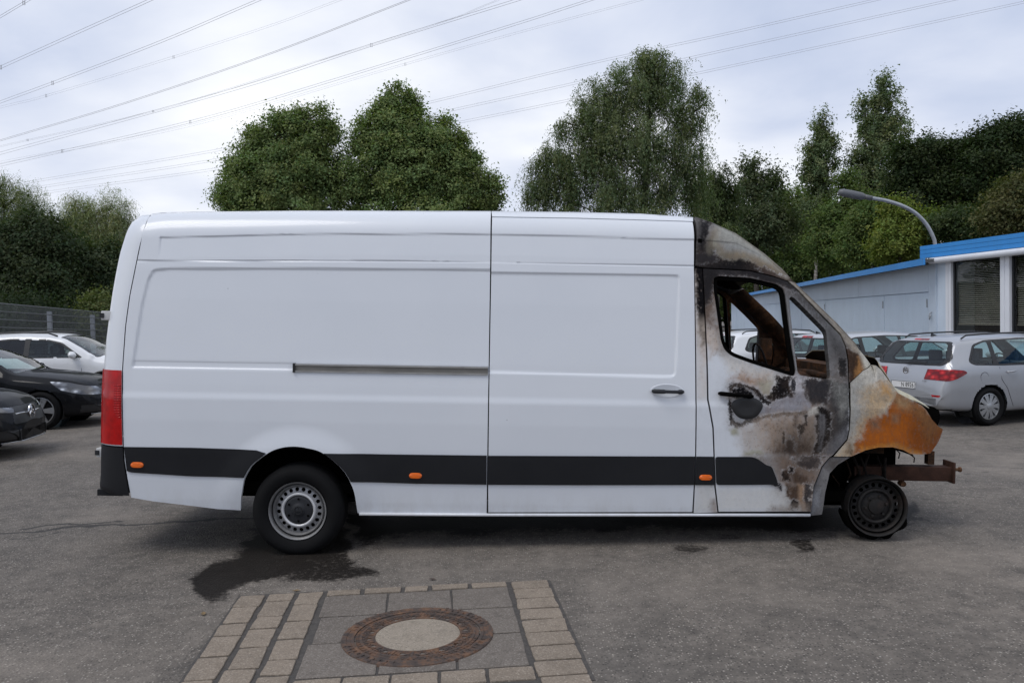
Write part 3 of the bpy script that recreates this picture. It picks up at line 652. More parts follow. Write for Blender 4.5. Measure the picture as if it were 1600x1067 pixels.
def door_cols(p):
    return layers(p, W, [
        ([(1090, 410), (1340, 410), (1340, 610), (1250, 600), (1236, 590), (1170, 565), (1128, 548), (1112, 470), (1090, 470)], (.12, .115, .115, .5), 4, 4, .95),
        ([(1090, 410), (1132, 410), (1126, 432), (1118, 470), (1112, 492), (1098, 505)], SOOT, 4, 6),
        ([(1090, 470), (1118, 470), (1128, 545), (1112, 560), (1090, 530)], (.46, .37, .30, .4), 8, 10, .8),
        ([(1100, 455), (1116, 460), (1122, 520), (1106, 505)], (.20, .14, .11, .5), 5, 12, .8),
        ([(1120, 415), (1225, 428), (1250, 452), (1240, 458), (1222, 446), (1150, 430), (1118, 432)], (.05, .048, .054, .6), 3, 5, .9),
        ([(1120, 416), (1160, 418), (1160, 426), (1120, 430)], (.36, .33, .33, .7), 2, 10, .6),
        ([(1285, 505), (1315, 522), (1328, 560), (1328, 600), (1296, 596), (1298, 560)], (.17, .168, .17, .5), 3, 5),
        ([(1228, 455), (1246, 580), (1252, 590), (1238, 590)], (.22, .22, .225, .5), 2, 3),
        ([(1310, 560), (1322, 560), (1322, 588), (1312, 588)], (.02, .02, .02, .5), 1.5, 1),
        ([(1090, 412), (1175, 418), (1232, 434), (1250, 456), (1236, 452), (1222, 444), (1172, 432), (1124, 430), (1112, 440), (1112, 470), (1098, 476)], SOOTG, 3, 4, .88),
        ([(1118, 470), (1130, 540), (1150, 560), (1180, 572), (1240, 592), (1238, 600), (1176, 580), (1140, 566), (1122, 552), (1112, 500)], (.22, .19, .17, .5), 5, 5, .6),
        ([(1085, 405), (1200, 420), (1262, 450), (1338, 560), (1330, 600), (1298, 560), (1288, 512), (1240, 464), (1225, 447), (1122, 428), (1112, 470), (1110, 505), (1090, 525)], (.018, .017, .018, .5), 10, 4, .62),
        ([(1248, 596), (1332, 590), (1332, 722), (1280, 800), (1236, 800), (1258, 720), (1276, 660)], (.03, .028, .028, .5), 16, 5, .5),
        # below the window
        ([(1128, 552), (1170, 570), (1236, 592), (1232, 606), (1180, 590), (1140, 580)], (.55, .52, .48, .25), 6, 6, .8),
        ([(1140, 592), (1165, 584), (1200, 590), (1214, 604), (1206, 622), (1180, 606), (1150, 600)], (.36, .25, .18, .45), 7, 10, .9),
        ([(1185, 598), (1212, 592), (1208, 618), (1190, 622)], KHAKI, 4, 8, .8),
        ([(1236, 586), (1262, 588), (1260, 622), (1245, 636), (1205, 640), (1200, 632), (1230, 614)], (.50, .50, .53, .4), 4, 7),
        ([(1190, 628), (1262, 606), (1285, 634), (1262, 644), (1200, 650), (1185, 652)], (.24, .24, .265, .45), 4, 6),
        ([(1255, 592), (1328, 598), (1328, 690), (1300, 714), (1282, 714), (1296, 680), (1298, 645), (1270, 634), (1258, 620)], (.048, .048, .051, .5), 4, 5),
        ([(1258, 592), (1300, 596), (1290, 630), (1268, 632)], (.024, .024, .028, .5), 4, 5, .85),
        ([(1300, 598), (1326, 598), (1326, 640), (1314, 660), (1308, 640)], (.22, .22, .205, .5), 5, 9, .6),
        ([(1290, 690), (1327, 668), (1326, 690), (1302, 714), (1286, 714)], (.20, .205, .22, .4), 5, 5, .8),
        ([(1215, 588), (1236, 590), (1238, 604), (1234, 616), (1214, 624), (1200, 628), (1196, 618), (1208, 612), (1212, 600)], SOOT, 2, 7),
        ([(1236, 598), (1240, 592), (1246, 600), (1240, 612)], (.03, .03, .035, .7), 1.5, 5),
        # round the handle and its melted surround
        ([(1136, 606), (1142, 600), (1166, 600), (1184, 608), (1196, 624), (1206, 630), (1196, 634), (1186, 652), (1168, 660), (1150, 668), (1141, 652), (1138, 625)], (.30, .31, .33, .45), 2, 4),
        ([(1138, 604), (1146, 599), (1166, 600), (1184, 608), (1196, 622), (1205, 628), (1202, 634), (1190, 626), (1180, 614), (1164, 606), (1148, 606), (1142, 612), (1141, 622), (1137, 620)], SOOT, 1.5, 3),
        ([(1137, 620), (1141, 620), (1144, 650), (1151, 660), (1170, 655), (1200, 648), (1250, 642), (1268, 638), (1270, 643), (1248, 648), (1200, 654), (1170, 661), (1152, 668), (1142, 664), (1139, 645)], SOOT, 1.5, 3),
        ([(1142, 608), (1160, 604), (1176, 612), (1176, 622), (1142, 622)], SOOT, 2, 3),
        # brown scorched field above the strip
        ([(1152, 666), (1200, 655), (1268, 644), (1282, 640), (1284, 700), (1278, 713), (1165, 713), (1158, 690)], (.40, .35, .31, .35), 10, 8, .85),
        ([(1190, 655), (1272, 642), (1282, 690), (1276, 712), (1200, 712)], (.30, .225, .17, .45), 12, 10, .85),
        ([(1215, 690), (1250, 682), (1278, 700), (1276, 714), (1210, 714)], DBROWN, 9, 10, .9),
        ([(1232, 680), (1244, 686), (1242, 712), (1226, 712)], SOOT, 8, 6, .7),
        ([(1164, 706), (1190, 704), (1196, 712), (1164, 713)], KHAKI, 2, 4), ([(1141, 672), (1152, 668), (1154, 680), (1142, 680)], KHAKI, 1.5, 3),
        ([(1278, 636), (1294, 640), (1299, 662), (1294, 690), (1280, 712), (1268, 714), (1276, 694), (1278, 668), (1274, 648)], SOOT, 2.5, 7),
        ([(1285, 648), (1288, 648), (1291, 666), (1284, 700), (1280, 704), (1286, 680)], (.20, .20, .21, .6), 1, 4, .9), ([(1281, 645), (1283, 645), (1286, 668), (1281, 690)], (.22, .22, .23, .6), 1, 4, .8),
        ([(1248, 664), (1256, 660), (1254, 676), (1250, 682)], SOOT, 1.5, 4, .85), ([(1256, 646), (1261, 646), (1258, 662)], SOOT, 1, 4, .85), ([(1222, 674), (1226, 674), (1225, 692), (1221, 690)], SOOT, 1, 3, .7), ([(1240, 650), (1246, 648), (1244, 668), (1240, 668)], DBROWN, 1.5, 4, .7),
        ([(1262, 640), (1276, 636), (1280, 646), (1264, 648)], (.55, .52, .47, .5), 1.5, 3),
        ([(1225, 668), (1300, 640), (1330, 690), (1290, 800), (1225, 800), (1205, 715)], (.045, .036, .03, .5), 20, 5, .5),
        # skirt
        ([(1160, 713), (1300, 713), (1276, 757), (1216, 757), (1205, 735)], (.25, .225, .21, .45), 4, 4),
        ([(1218, 714), (1288, 714), (1278, 757), (1220, 757)], (.15, .105, .078, .5), 8, 8, .8), ([(1240, 714), (1290, 714), (1280, 735), (1250, 730)], SOOTG, 8, 10, .8),
        ([(1222, 738), (1232, 736), (1236, 752), (1224, 752)], SOOT, 2, 4), ([(1232, 736), (1262, 745), (1272, 760), (1240, 758)], DBROWN, 4, 9), ([(1234, 730), (1240, 731), (1239, 738), (1234, 737)], SOOT, 1.5, 1),
        ([(1118, 762), (1275, 760), (1272, 800), (1118, 800)], (.60, .585, .55, .15), 6, 4, .6),
        ([(1214, 756), (1222, 757), (1220, 768), (1216, 762)], SOOTG, 1.5, 3), ([(1227, 757), (1264, 757), (1270, 798), (1258, 800), (1248, 785), (1236, 778)], BROWN, 4, 10), ([(1234, 758), (1250, 758), (1247, 790), (1238, 792)], DBROWN, 2.5, 8),
        ([(1228, 756), (1234, 757), (1233, 776), (1228, 770)], DBROWN, 1.5, 4), ([(1257, 756), (1268, 756), (1266, 798), (1258, 798)], (.05, .045, .045, .6), 2, 6), ([(1234, 784), (1248, 782), (1247, 797), (1236, 797)], SOOT, 2, 6), ([(1248, 757), (1256, 757), (1255, 798), (1250, 798)], (.30, .20, .13, .4), 2, 4),
        ([(1208, 790), (1262, 788), (1266, 800), (1200, 800)], (.22, .18, .15, .5), 5, 6, .7),
    ])
def pillar_cols(p):
    return layers(p, W, [
        ([(1070, 400), (1112, 400), (1104, 560), (1084, 500)], (.45, .36, .29, .3), 12, 6, .75),
        ([(1078, 400), (1114, 400), (1110, 490), (1106, 530), (1098, 545), (1091, 500), (1086, 430)], SOOT, 4, 3),
        ([(1088, 500), (1108, 500), (1106, 620), (1090, 620)], (.52, .44, .37, .2), 8, 6, .55), ([(1086, 745), (1120, 745), (1122, 802), (1084, 802)], (.56, .54, .50, .2), 8, 6, .6),
        ([(1110, 780), (1124, 778), (1124, 802), (1112, 802)], BROWN, 4, 6, .6)])
def cap_cols(p):
    return layers(p, (.225, .218, .198, .4), [
        ([(1080, 335), (1120, 340), (1120, 372), (1112, 376), (1095, 372), (1080, 376)], (.27, .27, .27, .5), 4, 6),
        ([(1118, 345), (1160, 368), (1200, 396), (1230, 430), (1180, 405), (1140, 378), (1116, 372)], (.26, .258, .235, .35), 6, 6),
        ([(1135, 352), (1165, 366), (1240, 436), (1262, 460), (1240, 440), (1190, 396)], (.27, .25, .205, .3), 5, 4, .8),
        ([(1108, 360), (1116, 360), (1122, 395), (1135, 402), (1140, 420), (1105, 395)], (.235, .19, .125, .3), 5, 6, .8),
        ([(1118, 378), (1150, 380), (1185, 398), (1170, 398), (1150, 390), (1130, 392)], (.235, .24, .235, .3), 3, 5, .8),
        ([(1120, 382), (1128, 384), (1132, 394), (1160, 394), (1185, 404), (1215, 415), (1240, 440), (1200, 430), (1160, 412), (1135, 408)], (.245, .195, .13, .3), 4, 5, .75),
        ([(1112, 376), (1120, 376), (1126, 398), (1140, 406), (1168, 404), (1172, 408), (1140, 412), (1120, 402)], (.31, .30, .245, .3), 3, 4, .85),
        ([(1078, 378), (1092, 372), (1098, 392), (1118, 396), (1130, 407), (1155, 406), (1172, 409), (1186, 420), (1215, 434), (1078, 428)], SOOT, 3, 3),
        ([(1086, 345), (1108, 344), (1106, 366), (1100, 376), (1104, 396), (1094, 394), (1084, 372)], (.014, .013, .015, .6), 3, 4),
        ([(1082, 345), (1090, 345), (1092, 374), (1084, 400)], (.22, .21, .21, .6), 3, 8, .8), ([(1086, 398), (1118, 396), (1120, 408), (1088, 412)], (.05, .046, .05, .55), 4, 6, .9),
        ([(1100, 386), (1112, 388), (1114, 396), (1106, 398)], (.20, .18, .14, .5), 2, 5),
        ([(1078, 335), (1112, 338), (1110, 372), (1122, 398), (1190, 414), (1245, 440), (1205, 444), (1078, 430)], (.018, .017, .018, .5), 12, 4, .62),
        ([(1180, 416), (1240, 436), (1262, 465), (1240, 458), (1200, 436)], (.055, .04, .034, .55), 4, 6, .9)])
def apillar_cols(p):
    return layers(p, (.125, .112, .098, .55), [([(1230, 436), (1335, 540), (1335, 605), (1300, 535)], (.018, .017, .018, .5), 11, 4, .6),
        ([(1190, 400), (1246, 440), (1300, 495), (1365, 570), (1345, 570), (1300, 515), (1230, 440)], (.26, .23, .19, .4), 4, 5, .9), ([(1240, 450), (1290, 496), (1325, 540), (1330, 600), (1318, 560), (1300, 520)], (.10, .095, .095, .6), 3, 6, .8),
        ([(1318, 545), (1340, 552), (1352, 578), (1352, 600), (1328, 600)], (.045, .028, .02, .7), 4, 6), ([(1340, 560), (1350, 572), (1348, 600), (1338, 596)], (.26, .13, .05, .5), 3, 6), ([(1342, 545), (1368, 568), (1352, 578)], (.42, .40, .34, .3), 3, 3)])
def fender_cols(p):
    return layers(p, (.40, .38, .33, .7), [
        ([(1325, 590), (1345, 590), (1360, 640), (1340, 690), (1325, 690)], (.29, .285, .27, .8), 8, 8, .8),
        ([(1345, 580), (1400, 575), (1404, 620), (1380, 620), (1360, 600)], (.45, .43, .39, .7), 6, 8, .8),
        ([(1345, 610), (1400, 600), (1412, 625), (1380, 640), (1352, 680), (1338, 690), (1350, 650)], (.38, .27, .16, .8), 6, 12, .8),
        ([(1376, 596), (1392, 600), (1392, 622), (1378, 618)], (.38, .22, .09, .5), 4, 9, .8),
        ([(1404, 616), (1440, 634), (1480, 671), (1456, 712), (1395, 702), (1350, 706), (1328, 716), (1334, 698), (1352, 684), (1360, 662), (1384, 644), (1398, 628)], RUST, 3, 9),
        ([(1360, 660), (1400, 640), (1425, 655), (1420, 690), (1380, 694), (1345, 700), (1352, 680)], ORNG, 8, 10, .8), ([(1410, 622), (1450, 640), (1472, 668), (1450, 690), (1430, 650)], (.215, .105, .045, .5), 8, 8, .85),
        ([(1400, 618), (1425, 628), (1420, 645), (1404, 640)], (.26, .19, .11, .5), 6, 8, .7), ([(1362, 660), (1374, 656), (1376, 668), (1364, 670)], (.16, .13, .10, .5), 4, 6, .7), ([(1392, 648), (1404, 648), (1404, 660), (1394, 660)], (.17, .13, .09, .5), 3, 6, .7),
        ([(1345, 698), (1400, 692), (1440, 706), (1440, 714), (1395, 704), (1345, 712)], (.40, .17, .04, .5), 2.5, 3, .8), ([(1320, 690), (1336, 692), (1334, 714), (1300, 716), (1306, 706)], (.33, .24, .15, .6), 5, 9, .8), ([(1322, 690), (1332, 694), (1330, 706), (1322, 706)], DBROWN, 3, 7, .7)])
def flap_cols(p):
    return layers(p, (.17, .165, .165, .5), [([(1260, 713), (1290, 713), (1278, 760), (1272, 806), (1262, 806)], (.10, .097, .10, .5), 4, 6), ([(1295, 715), (1320, 718), (1300, 735), (1292, 730)], (.06, .05, .045, .6), 4, 7, .8), ([(1268, 770), (1280, 765), (1278, 790), (1268, 800)], (.23, .235, .25, .4), 4, 4)])

# ---- panels of the near flank, mirrored to the far one
def use(*names, grooves=True):
    _recess[:] = [r for n in names for r in _recs[n]]
    _groove[:] = (_G_ALL + _G_UP + _G_LOW) if grooves else []
ARCH_R = [(376, 797), (376.5, 778), (381, 750), (385, 741), (394, 727), (408.5, 715), (424.5, 704.5), (442, 699), (460, 697.5), (480, 700), (501, 706), (522, 721), (537, 736), (546.5, 751.5), (553.6, 770), (557, 790), (559, 801.5)]
_arc = [tuple(q_) for q_ in spline(ARCH_R[2:], 4)]; ARCH_R = ARCH_R[:2] + _arc
seam_r = [(237, 334.5), (229, 349), (219, 386), (211, 425), (203.5, 462), (197, 509), (194, 551), (192.3, 577), (192, 640), (193.5, 697), (195, 720), (199, 745), (205, 777)]
quarter = seam_r + [(240, 783), (300, 790), (340, 795)] + ARCH_R + [(660, 802.5), (760.3, 803), (760.8, 757), (763, 600), (765.8, 420), (766.8, 338), (767, 330), (600, 329.6), (480, 329.3), (300, 331), (252, 332.3)]
slide = [(769.0, 340), (900, 342), (1082, 347.3), (1084, 417), (1086, 560), (1086, 712), (1084, 757), (1081.5, 799.5), (763, 800), (762.8, 757), (765.3, 560), (767.8, 420)]
bpil = [(1085.5, 418), (1097, 420), (1103.5, 563), (1104.6, 624), (1113, 669), (1114.7, 712), (1116, 760), (1121, 800), (1084, 801), (1086, 757), (1088, 712), (1088, 560)]
door = [(1098.5, 420), (1172, 424), (1205, 432), (1229, 440), (1246, 455), (1287, 498), (1312, 523), (1320, 541), (1324, 561), (1325.5, 598), (1326, 672), (1323, 686), (1301, 711), (1296, 714), (1284, 728), (1271, 760), (1267, 799), (1123, 799), (1118.5, 760), (1117, 712), (1115.5, 668), (1107.3, 624), (1106, 563)]
win1 = [(1115, 434), (1123, 431), (1172, 434), (1214, 444), (1224, 450.5), (1227, 460), (1243.5, 579), (1241.5, 587.5), (1234, 586.5), (1172, 567), (1143.6, 556.6), (1132, 547), (1126, 532), (1115, 453.6)]
win2 = [(1233, 467), (1236, 463), (1241, 465.5), (1286, 511), (1291, 517.5), (1297, 585.5), (1295, 593), (1250, 586), (1246, 581)]
cap = [(1084.5, 342), (1086, 338.9), (1110, 346.8), (1150, 364.8), (1195, 396.8), (1222, 420), (1240, 440), (1228, 438), (1205, 430), (1172, 422), (1098, 418), (1086.5, 416)]
apil = [(1241.5, 441), (1275.5, 473.5), (1308.5, 505.5), (1337, 536.5), (1360, 569), (1349, 578), (1328, 597), (1327, 597), (1326, 561), (1322, 540), (1314, 522), (1289, 496.5), (1248, 453.5), (1231.5, 439)]
fend = [(1329, 598), (1349, 579), (1361, 570), (1370, 572), (1376, 577), (1384, 588), (1403, 614), (1440, 633), (1447, 640), (1456, 655), (1466, 666), (1474, 671), (1467, 689), (1454, 708), (1437, 710), (1423, 709), (1412, 703), (1395, 698.5), (1372, 699), (1353, 703), (1330, 713), (1303, 713), (1325, 687), (1328, 672)]
flap = [(1298, 714.5), (1329, 714.5), (1310, 726), (1297, 740), (1290, 770), (1285, 804), (1266.5, 806), (1269, 785), (1273, 760), (1286, 729)]
roofrail = [(768, 330), (900, 331.5), (1000, 334), (1083, 339.5), (1083, 346), (900, 340.5), (769, 338.5)]
use('quarter'); panel('quarter_panel', SP(quarter), 'van_white', .0125, rows=ROWS, inner='soot'); panel('quarter_panel', SP(quarter), 'van_white', .1, inner='soot', mirror=True)
use('sliding'); _groove[:] = _G_ALL + _G_UP; panel('sliding_door', SP(slide), 'van_white', .0125, rows=ROWS, inner='soot'); panel('sliding_door', SP(slide), 'van_white', .1, inner='soot', mirror=True)
use(); panel('roof_rail', SP(roofrail), 'van_white', .03, rows=ROWS, both=True)
use(grooves=False)
BURN = .0058
panel('door_pillar', SP(bpil), 'van_burnt', .012, cols=pillar_cols, both=True, inner='charred', thick=.05)
h1, h2 = SP(smooth_poly(win1, 6, 3)), SP(smooth_poly(win2, 4, 3))
fd = panel('front_door', SP(door), 'van_burnt', BURN, [h1[::-1], h2[::-1]], cols=door_cols, inner='charred_rust', thick=.055)
panel('front_door', SP(door), 'van_burnt', .03, [h1[::-1], h2[::-1]], cols=door_cols, inner='charred_rust', thick=.085, mirror=True)
cp = SP(cap)
_groove[:] = _G_UP; panel('roof_front', cp, 'van_burnt', BURN, cols=cap_cols, inner='charred'); panel('roof_front', cp, 'van_burnt', .04, cols=cap_cols, inner='charred', mirror=True); _groove[:] = []
panel('windscreen_pillar', SP(apil), 'van_burnt', BURN, cols=apillar_cols, inner='charred_rust', thick=.09); panel('windscreen_pillar', SP(apil), 'van_burnt', .03, cols=apillar_cols, inner='charred_rust', thick=.09, mirror=True)
panel('front_wing', SP(fend), 'van_burnt', BURN, cols=fender_cols, inner='charred_rust', thick=.012); panel('front_wing', SP(fend), 'van_burnt', .04, cols=fender_cols, inner='charred_rust', thick=.012, mirror=True)
panel('wing_flap', SP(flap), 'van_burnt', BURN, cols=flap_cols, inner='charred', thick=.012, proud=-.01, both=True)
# thin crease halfway down the burnt door
# ---- black cladding strips, proud of the flank
def strip(name, poly, rows=()): return panel(name, SP(poly), 'cladding_black', .05, proud=.011, thick=.016, both=True)
strip('cladding_strip', [(194.5, 698), (300, 699.3), (400, 703), (415, 707.8)] + [(x_ - 1.2, y_) for x_, y_ in _arc[::-1] if x_ < 415 and y_ < 747] + [(380.5, 746), (300, 743.5), (206, 737.5), (199, 735)])
strip('cladding_strip', [(506, 708.3), (600, 709.5), (760.3, 711.5), (760, 756.5), (650, 755), (548.5, 752.5)] + [(x_ + 1.2, y_) for x_, y_ in _arc[::-1] if x_ > 508 and y_ < 752])
strip('cladding_strip', [(762.5, 711.8), (900, 712.3), (1085.8, 713), (1084, 757), (900, 757.3), (762, 756.7)])
strip('cladding_strip', [(1088, 713), (1114.5, 713.3), (1116, 757.3), (1086, 757)])
cl = panel('cladding_strip', SP(smooth_poly([(1117.5, 713.4), (1176, 713.6), (1186, 718), (1198, 727), (1205, 728), (1210, 740), (1214, 751), (1215, 758), (1211, 760), (1207, 756.5), (1160, 757), (1119, 757)], 4, 2)), 'cladding_black', .02, proud=.010, thick=.014)
cl['label'] = 'black strip end melted away by the fire'
# sill lip under the doors
sill = MB(); s_pts = SP([(562, 803), (762, 804.5), (1084, 805), (1266, 805.5)])
for sg in (-1, 1): MB().tube([(x, sg * .968, z + .004) for x, z in s_pts], .012, 8).build('sill', 'van_white', van, True)
# thin crack line of the front door at mid height and side repeaters
def on_flank(px, py, off=0.):
    x, z = S(px, py); return np.array([x, -1 + float(inset(x, z)) - off, z])
for px, py in ((215.5, 725.8), (649.5, 742.6), (1102, 745.4)):
    c = on_flank(px, py, .011); m = MB()
    pr = [(r * .052, h) for r, h in ((1.0, .0), (.97, -.006), (.80, -.010), (0.0, -.011))]
    m.lathe(pr, 24, 'y')
    V = []
    for x, y, z in m.v:
        sx = .030 * (1 if x > .001 else -1 if x < -.001 else 0); V.append((c[0] + sx * .65 + x * .55, c[1] + y, c[2] + z * .42))
    m.v = V; m.build('side_marker', 'lamp_orange', van, True, 40)
# ---- sliding rail on the quarter panel
a, b = on_flank(459, 574.5, -.004), on_flank(762.5, 579.5, -.004); rl = MB(); d = (b - a); L = np.linalg.norm(d)
ang = -math.atan2(d[2], d[0]); M = Matrix.Translation(a) @ Matrix.Rotation(ang, 4, 'Y')
for z0, z1, y0, y1 in ((.018, .030, -.016, .01), (-.030, -.020, -.016, .01)): rl.box((0, y0, z0), (L, y1, z1), M)
rl.build('slide_rail', 'alu', van)
MB().box((0, -.004, -.0195), (L, .008, .0175), M).build('rail_channel', 'rail_inner', van)
MB().box((-.004, -.022, -.034), (.012, .01, .034), M).build('rail_end_cap', 'seal_black', van)
# ---- handles
def handle(px0, py0, px1, py1, mat, nm='door_handle'):
    a, b = on_flank(px0, py0, .02), on_flank(px1, py1, .02); m = MB(); pts, rr = [], []
    for k in range(15):
        t_ = k / 14; q = a + (b - a) * t_; q[1] -= .022 * math.sin(math.pi * min(1, max(0, t_ * 1.1 - .05))); pts.append(q)
        rr.append(.0165 if t_ < .36 else .0125 if t_ < .8 else .0175)
        if k in (0, 14): rr[-1] = .008
    m.tube(pts, rr, 12); V = [(x, y, z) for x, y, z in m.v]; m.v = V; return m.build(nm, mat, van, True)
handle(1017.5, 610.5, 1068, 612, 'plastic_grey')
dish = MB(); c = on_flank(1042, 610.5, .0015); dish.lathe([(1, 0), (.93, -.004), (.86, -.003), (0, .002)], 40, 'y')
dish.v = [(c[0] + x * .128, c[1] + y, c[2] + z * .052) for x, y, z in dish.v]; dish.build('handle_bowl', 'van_white', van, True)
handle(1121, 614, 1176, 619, 'soot')
mlt = MB(); c = on_flank(1167, 637, .004); mlt.lathe([(1, .002), (.9, -.006), (.6, -.006), (0, -.002)], 32, 'y')
mlt.v = [(c[0] + x * .115 * (1 + .08 * math.sin(3 * math.atan2(z, x))), c[1] + y, c[2] + z * .085) for x, y, z in mlt.v]; mlt.build('melted_handle_bowl', 'seal_black', van, True)
# ---- window seal, in the main side window
ins = []
cen = np.array([1178, 508.])
def shrink(poly, k):
    q = [np.array(p, float) for p in poly]; out = []; m = len(q)
    for i in range(m):
        e0, e1 = q[i] - q[i - 1], q[(i + 1) % m] - q[i]; n0 = np.array([-e0[1], e0[0]]) / np.linalg.norm(e0); n1 = np.array([-e1[1], e1[0]]) / np.linalg.norm(e1)
        nn = n0 + n1; nn /= np.linalg.norm(nn); out.append(tuple(q[i] + nn * k / max(.5, nn @ n0)))
    return out
w_in = shrink(win1, 6.0)
panel('window_seal', SP(smooth_poly(win1, 6, 3)), 'soot', .05, [SP(smooth_poly(w_in, 6, 3))[::-1]], proud=-.014, thick=.03, both=True)
# ---- rear end: corner, doors, lamps, bumper
sil = [(233, 333.5), (222, 336), (212, 341), (205.6, 348), (199, 362), (195, 375), (189, 395), (183, 425), (177, 460), (172.6, 493), (168, 530), (164, 577), (162, 620), (160.5, 697)]
def rear_loft(name, zpix, sil, seam, mat, proud=0., both=False, close_top=True, depth=.16, full=True):
    rows, N = [], 15
    syy = np.array([p[1] for p in sil]); sxx = np.array([p[0] for p in sil]); my = np.array([p[1] for p in seam]); mxx = np.array([p[0] for p in seam])
    V = []
    for py in zpix:
        sx, zs_ = S(np.interp(py, my, mxx) - 1.5, py); y0 = -1 + float(inset(sx, zs_)) - proud
        q = Q(np.interp(py, syy, sxx), py, y0 + depth); ex = q[0] - proud * 1.2
        row = []
        for k in range(N):
            a = math.pi / 2 * k / (N - 1); row.append((ex + (sx - ex) * (1 - math.sin(a)) ** .85, y0 + depth * (1 - math.cos(a)) ** .95, zs_))
        if full:
            for k in range(1, 12):
                yy = row[N - 1][1] * (1 - 2 * k / 11.) if True else 0; row.append((ex - .02 * (1 - (1 - 2 * k / 11) ** 2), yy, zs_))
            row += [(x, -y, z) for x, y, z in row[:N - 1][::-1]]
        rows.append(row)
    n = len(rows[0]); V = [p for r in rows for p in r]; Fc = []
    for i in range(len(rows) - 1):
        for k in range(n - 1): Fc.append((i * n + k, i * n + k + 1, (i + 1) * n + k + 1, (i + 1) * n + k))
    if close_top and full: Fc.append(tuple(range(n))); 
    m = MB().add(V, Fc); o = m.build(name, mat, van, True, 50)
    if both: m2 = MB().add([(x, -y, z) for x, y, z in V], Fc); m2.build(name, mat, van, True, 50)
    return o
zp = list(np.linspace(336, 697, 40))
rear_loft('rear_door', zp, sil, seam_r, 'van_white')
t = NT('lamp_red'); p = t.coord(); sx_ = t.n.new('ShaderNodeSeparateXYZ'); t.l.new(p, sx_.inputs[0])
stp = t.math('SINE', t.math('MULTIPLY', sx_.outputs[2], 420.0)); n = t.noise(p, 9, 4, .6)
t.set(color=t.ramp(n, [(.35, (.28, .003, .0035)), (.7, (.50, .006, .006))]), rough=.2, coat=.15, spec=.3, normal=t.bump(n, .002, .1)); MAT['lamp_red'] = t.m
simple('lamp_red_dark', (.16, .004, .004), .12, coat=.9)
lamp_seam = [(p[0], p[1]) for p in seam_r]
rear_loft('tail_lamp', list(np.linspace(578.5, 695, 26)), sil, seam_r, 'lamp_red', proud=.008, both=True, full=False, close_top=False)
# darker lens insert with ribs
for (x0, y0, x1, y1, k, mt, pr) in ((178, 602, 190, 655, 14, 'lamp_red', .010),):
    m = MB()
    for i in range(k):
        pa = on_flank(x0 + (3 if i > k - 4 else 0) * (i - k + 4) / 2, y0 + (y1 - y0) * (i + .15) / k, pr); pb = on_flank(x1, y0 + (y1 - y0) * (i + .15) / k, pr)
        pa[1] += .012; m.tube([pa, pb], .0048, 6)
    m.build('lens_ribs', mt, van, True)
bump_sil = [(161, 697), (160.5, 720), (160, 745), (159, 757), (158, 766), (160, 771), (170, 774)]
bump_seam = [(193.5, 697), (195, 720), (199, 745), (203.5, 770), (205, 777)]
rear_loft('rear_bumper', list(np.linspace(699, 774, 16)), bump_sil, bump_seam, 'cladding_black', proud=.006, close_top=True)
q = Q(166, 764, -.75); MB().box((q[0] - .035, -.82, q[2] - .035), (q[0] + .16, .82, q[2] + .012)).build('bumper_step', 'cladding_black', van)
for px, py in ((169.5, 493), (162, 705)):
    q = Q(px, py, -.80); h = MB().box((q[0] - .030, -.86, q[2] - .035), (q[0] + .05, -.80, q[2] + .035)).build('door_hinge', 'plastic_white', van); bevel(h, .008)
    MB().box((q[0] - .034, -.868, q[2] - .018), (q[0] - .004, -.858, q[2] + .018)).build('hinge_bolt', 'plastic_grey', van)
# ---- roof skins
def roof(name, x0, x1, mat, n=60, cols=None):
    X = np.linspace(x0, x1, n); V, Fc, m = [], [], 33
    for x in X:
        zt = float(ztop(x)); ye = -1 + float(inset(x, zt))
        for k in range(m):
            u = -1 + 2 * k / (m - 1); rb = .006 * (1 if abs(u) < .8 and int((u + 1) * 8) % 2 else 0) if mat == 'van_white' else 0
            V.append((x, -ye * u, zt + .045 * (1 - u * u) - .004 + rb))
    for i in range(n - 1):
        for k in range(m - 1): Fc.append((i * m + k, (i + 1) * m + k, (i + 1) * m + k + 1, i * m + k + 1))
    C = None
    if cols is not None: C = cols(PIX(to_world(np.array(V))))
    return MB().add(V, Fc).build(name, mat, van, True, None, None, C)
use(grooves=False)
roof('roof', S(234, 335)[0], S(1084, 341)[0] - .004, 'van_white', 70)
roof('cab_roof', S(1084.5, 341)[0] + .004, Q(1240, 439, -.8)[0], 'van_burnt', 40, cap_cols)
# ---- cab interior and under-body
xb = Q(1096, 500, -.9)[0]
MB().box((xb - .03, -.93, .40), (xb, .93, 1.55)).box((xb - .03, -.86, 1.55), (xb, .86, 2.42)).build('bulkhead', 'soot', van)
MB().box((-1.25, -.86, .44), (X_PIL - .15, .86, .52)).build('underbody', 'soot', van)
MB().box((-1.25, -.55, .34), (4.6, -.42, .45)).box((-1.25, .42, .34), (4.6, .55, .45)).build('chassis_rail', 'soot', van)
MB().tube([(AX, -.85, AZ), (AX, .85, AZ)], .06, 12).lathe([(.0, -.16), (.16, -.08), (.16, .08), (0, .16)], 20, 'y', (AX, 0, AZ)).build('rear_axle', 'soot', van, True)
a, b = Q(378, 750, -.80), Q(410, 758, -.80); MB().tube([a, b], .016, 8).build('bumper_bracket', 'soot', van)
rx0, rx1 = AX - .46, AX + .46
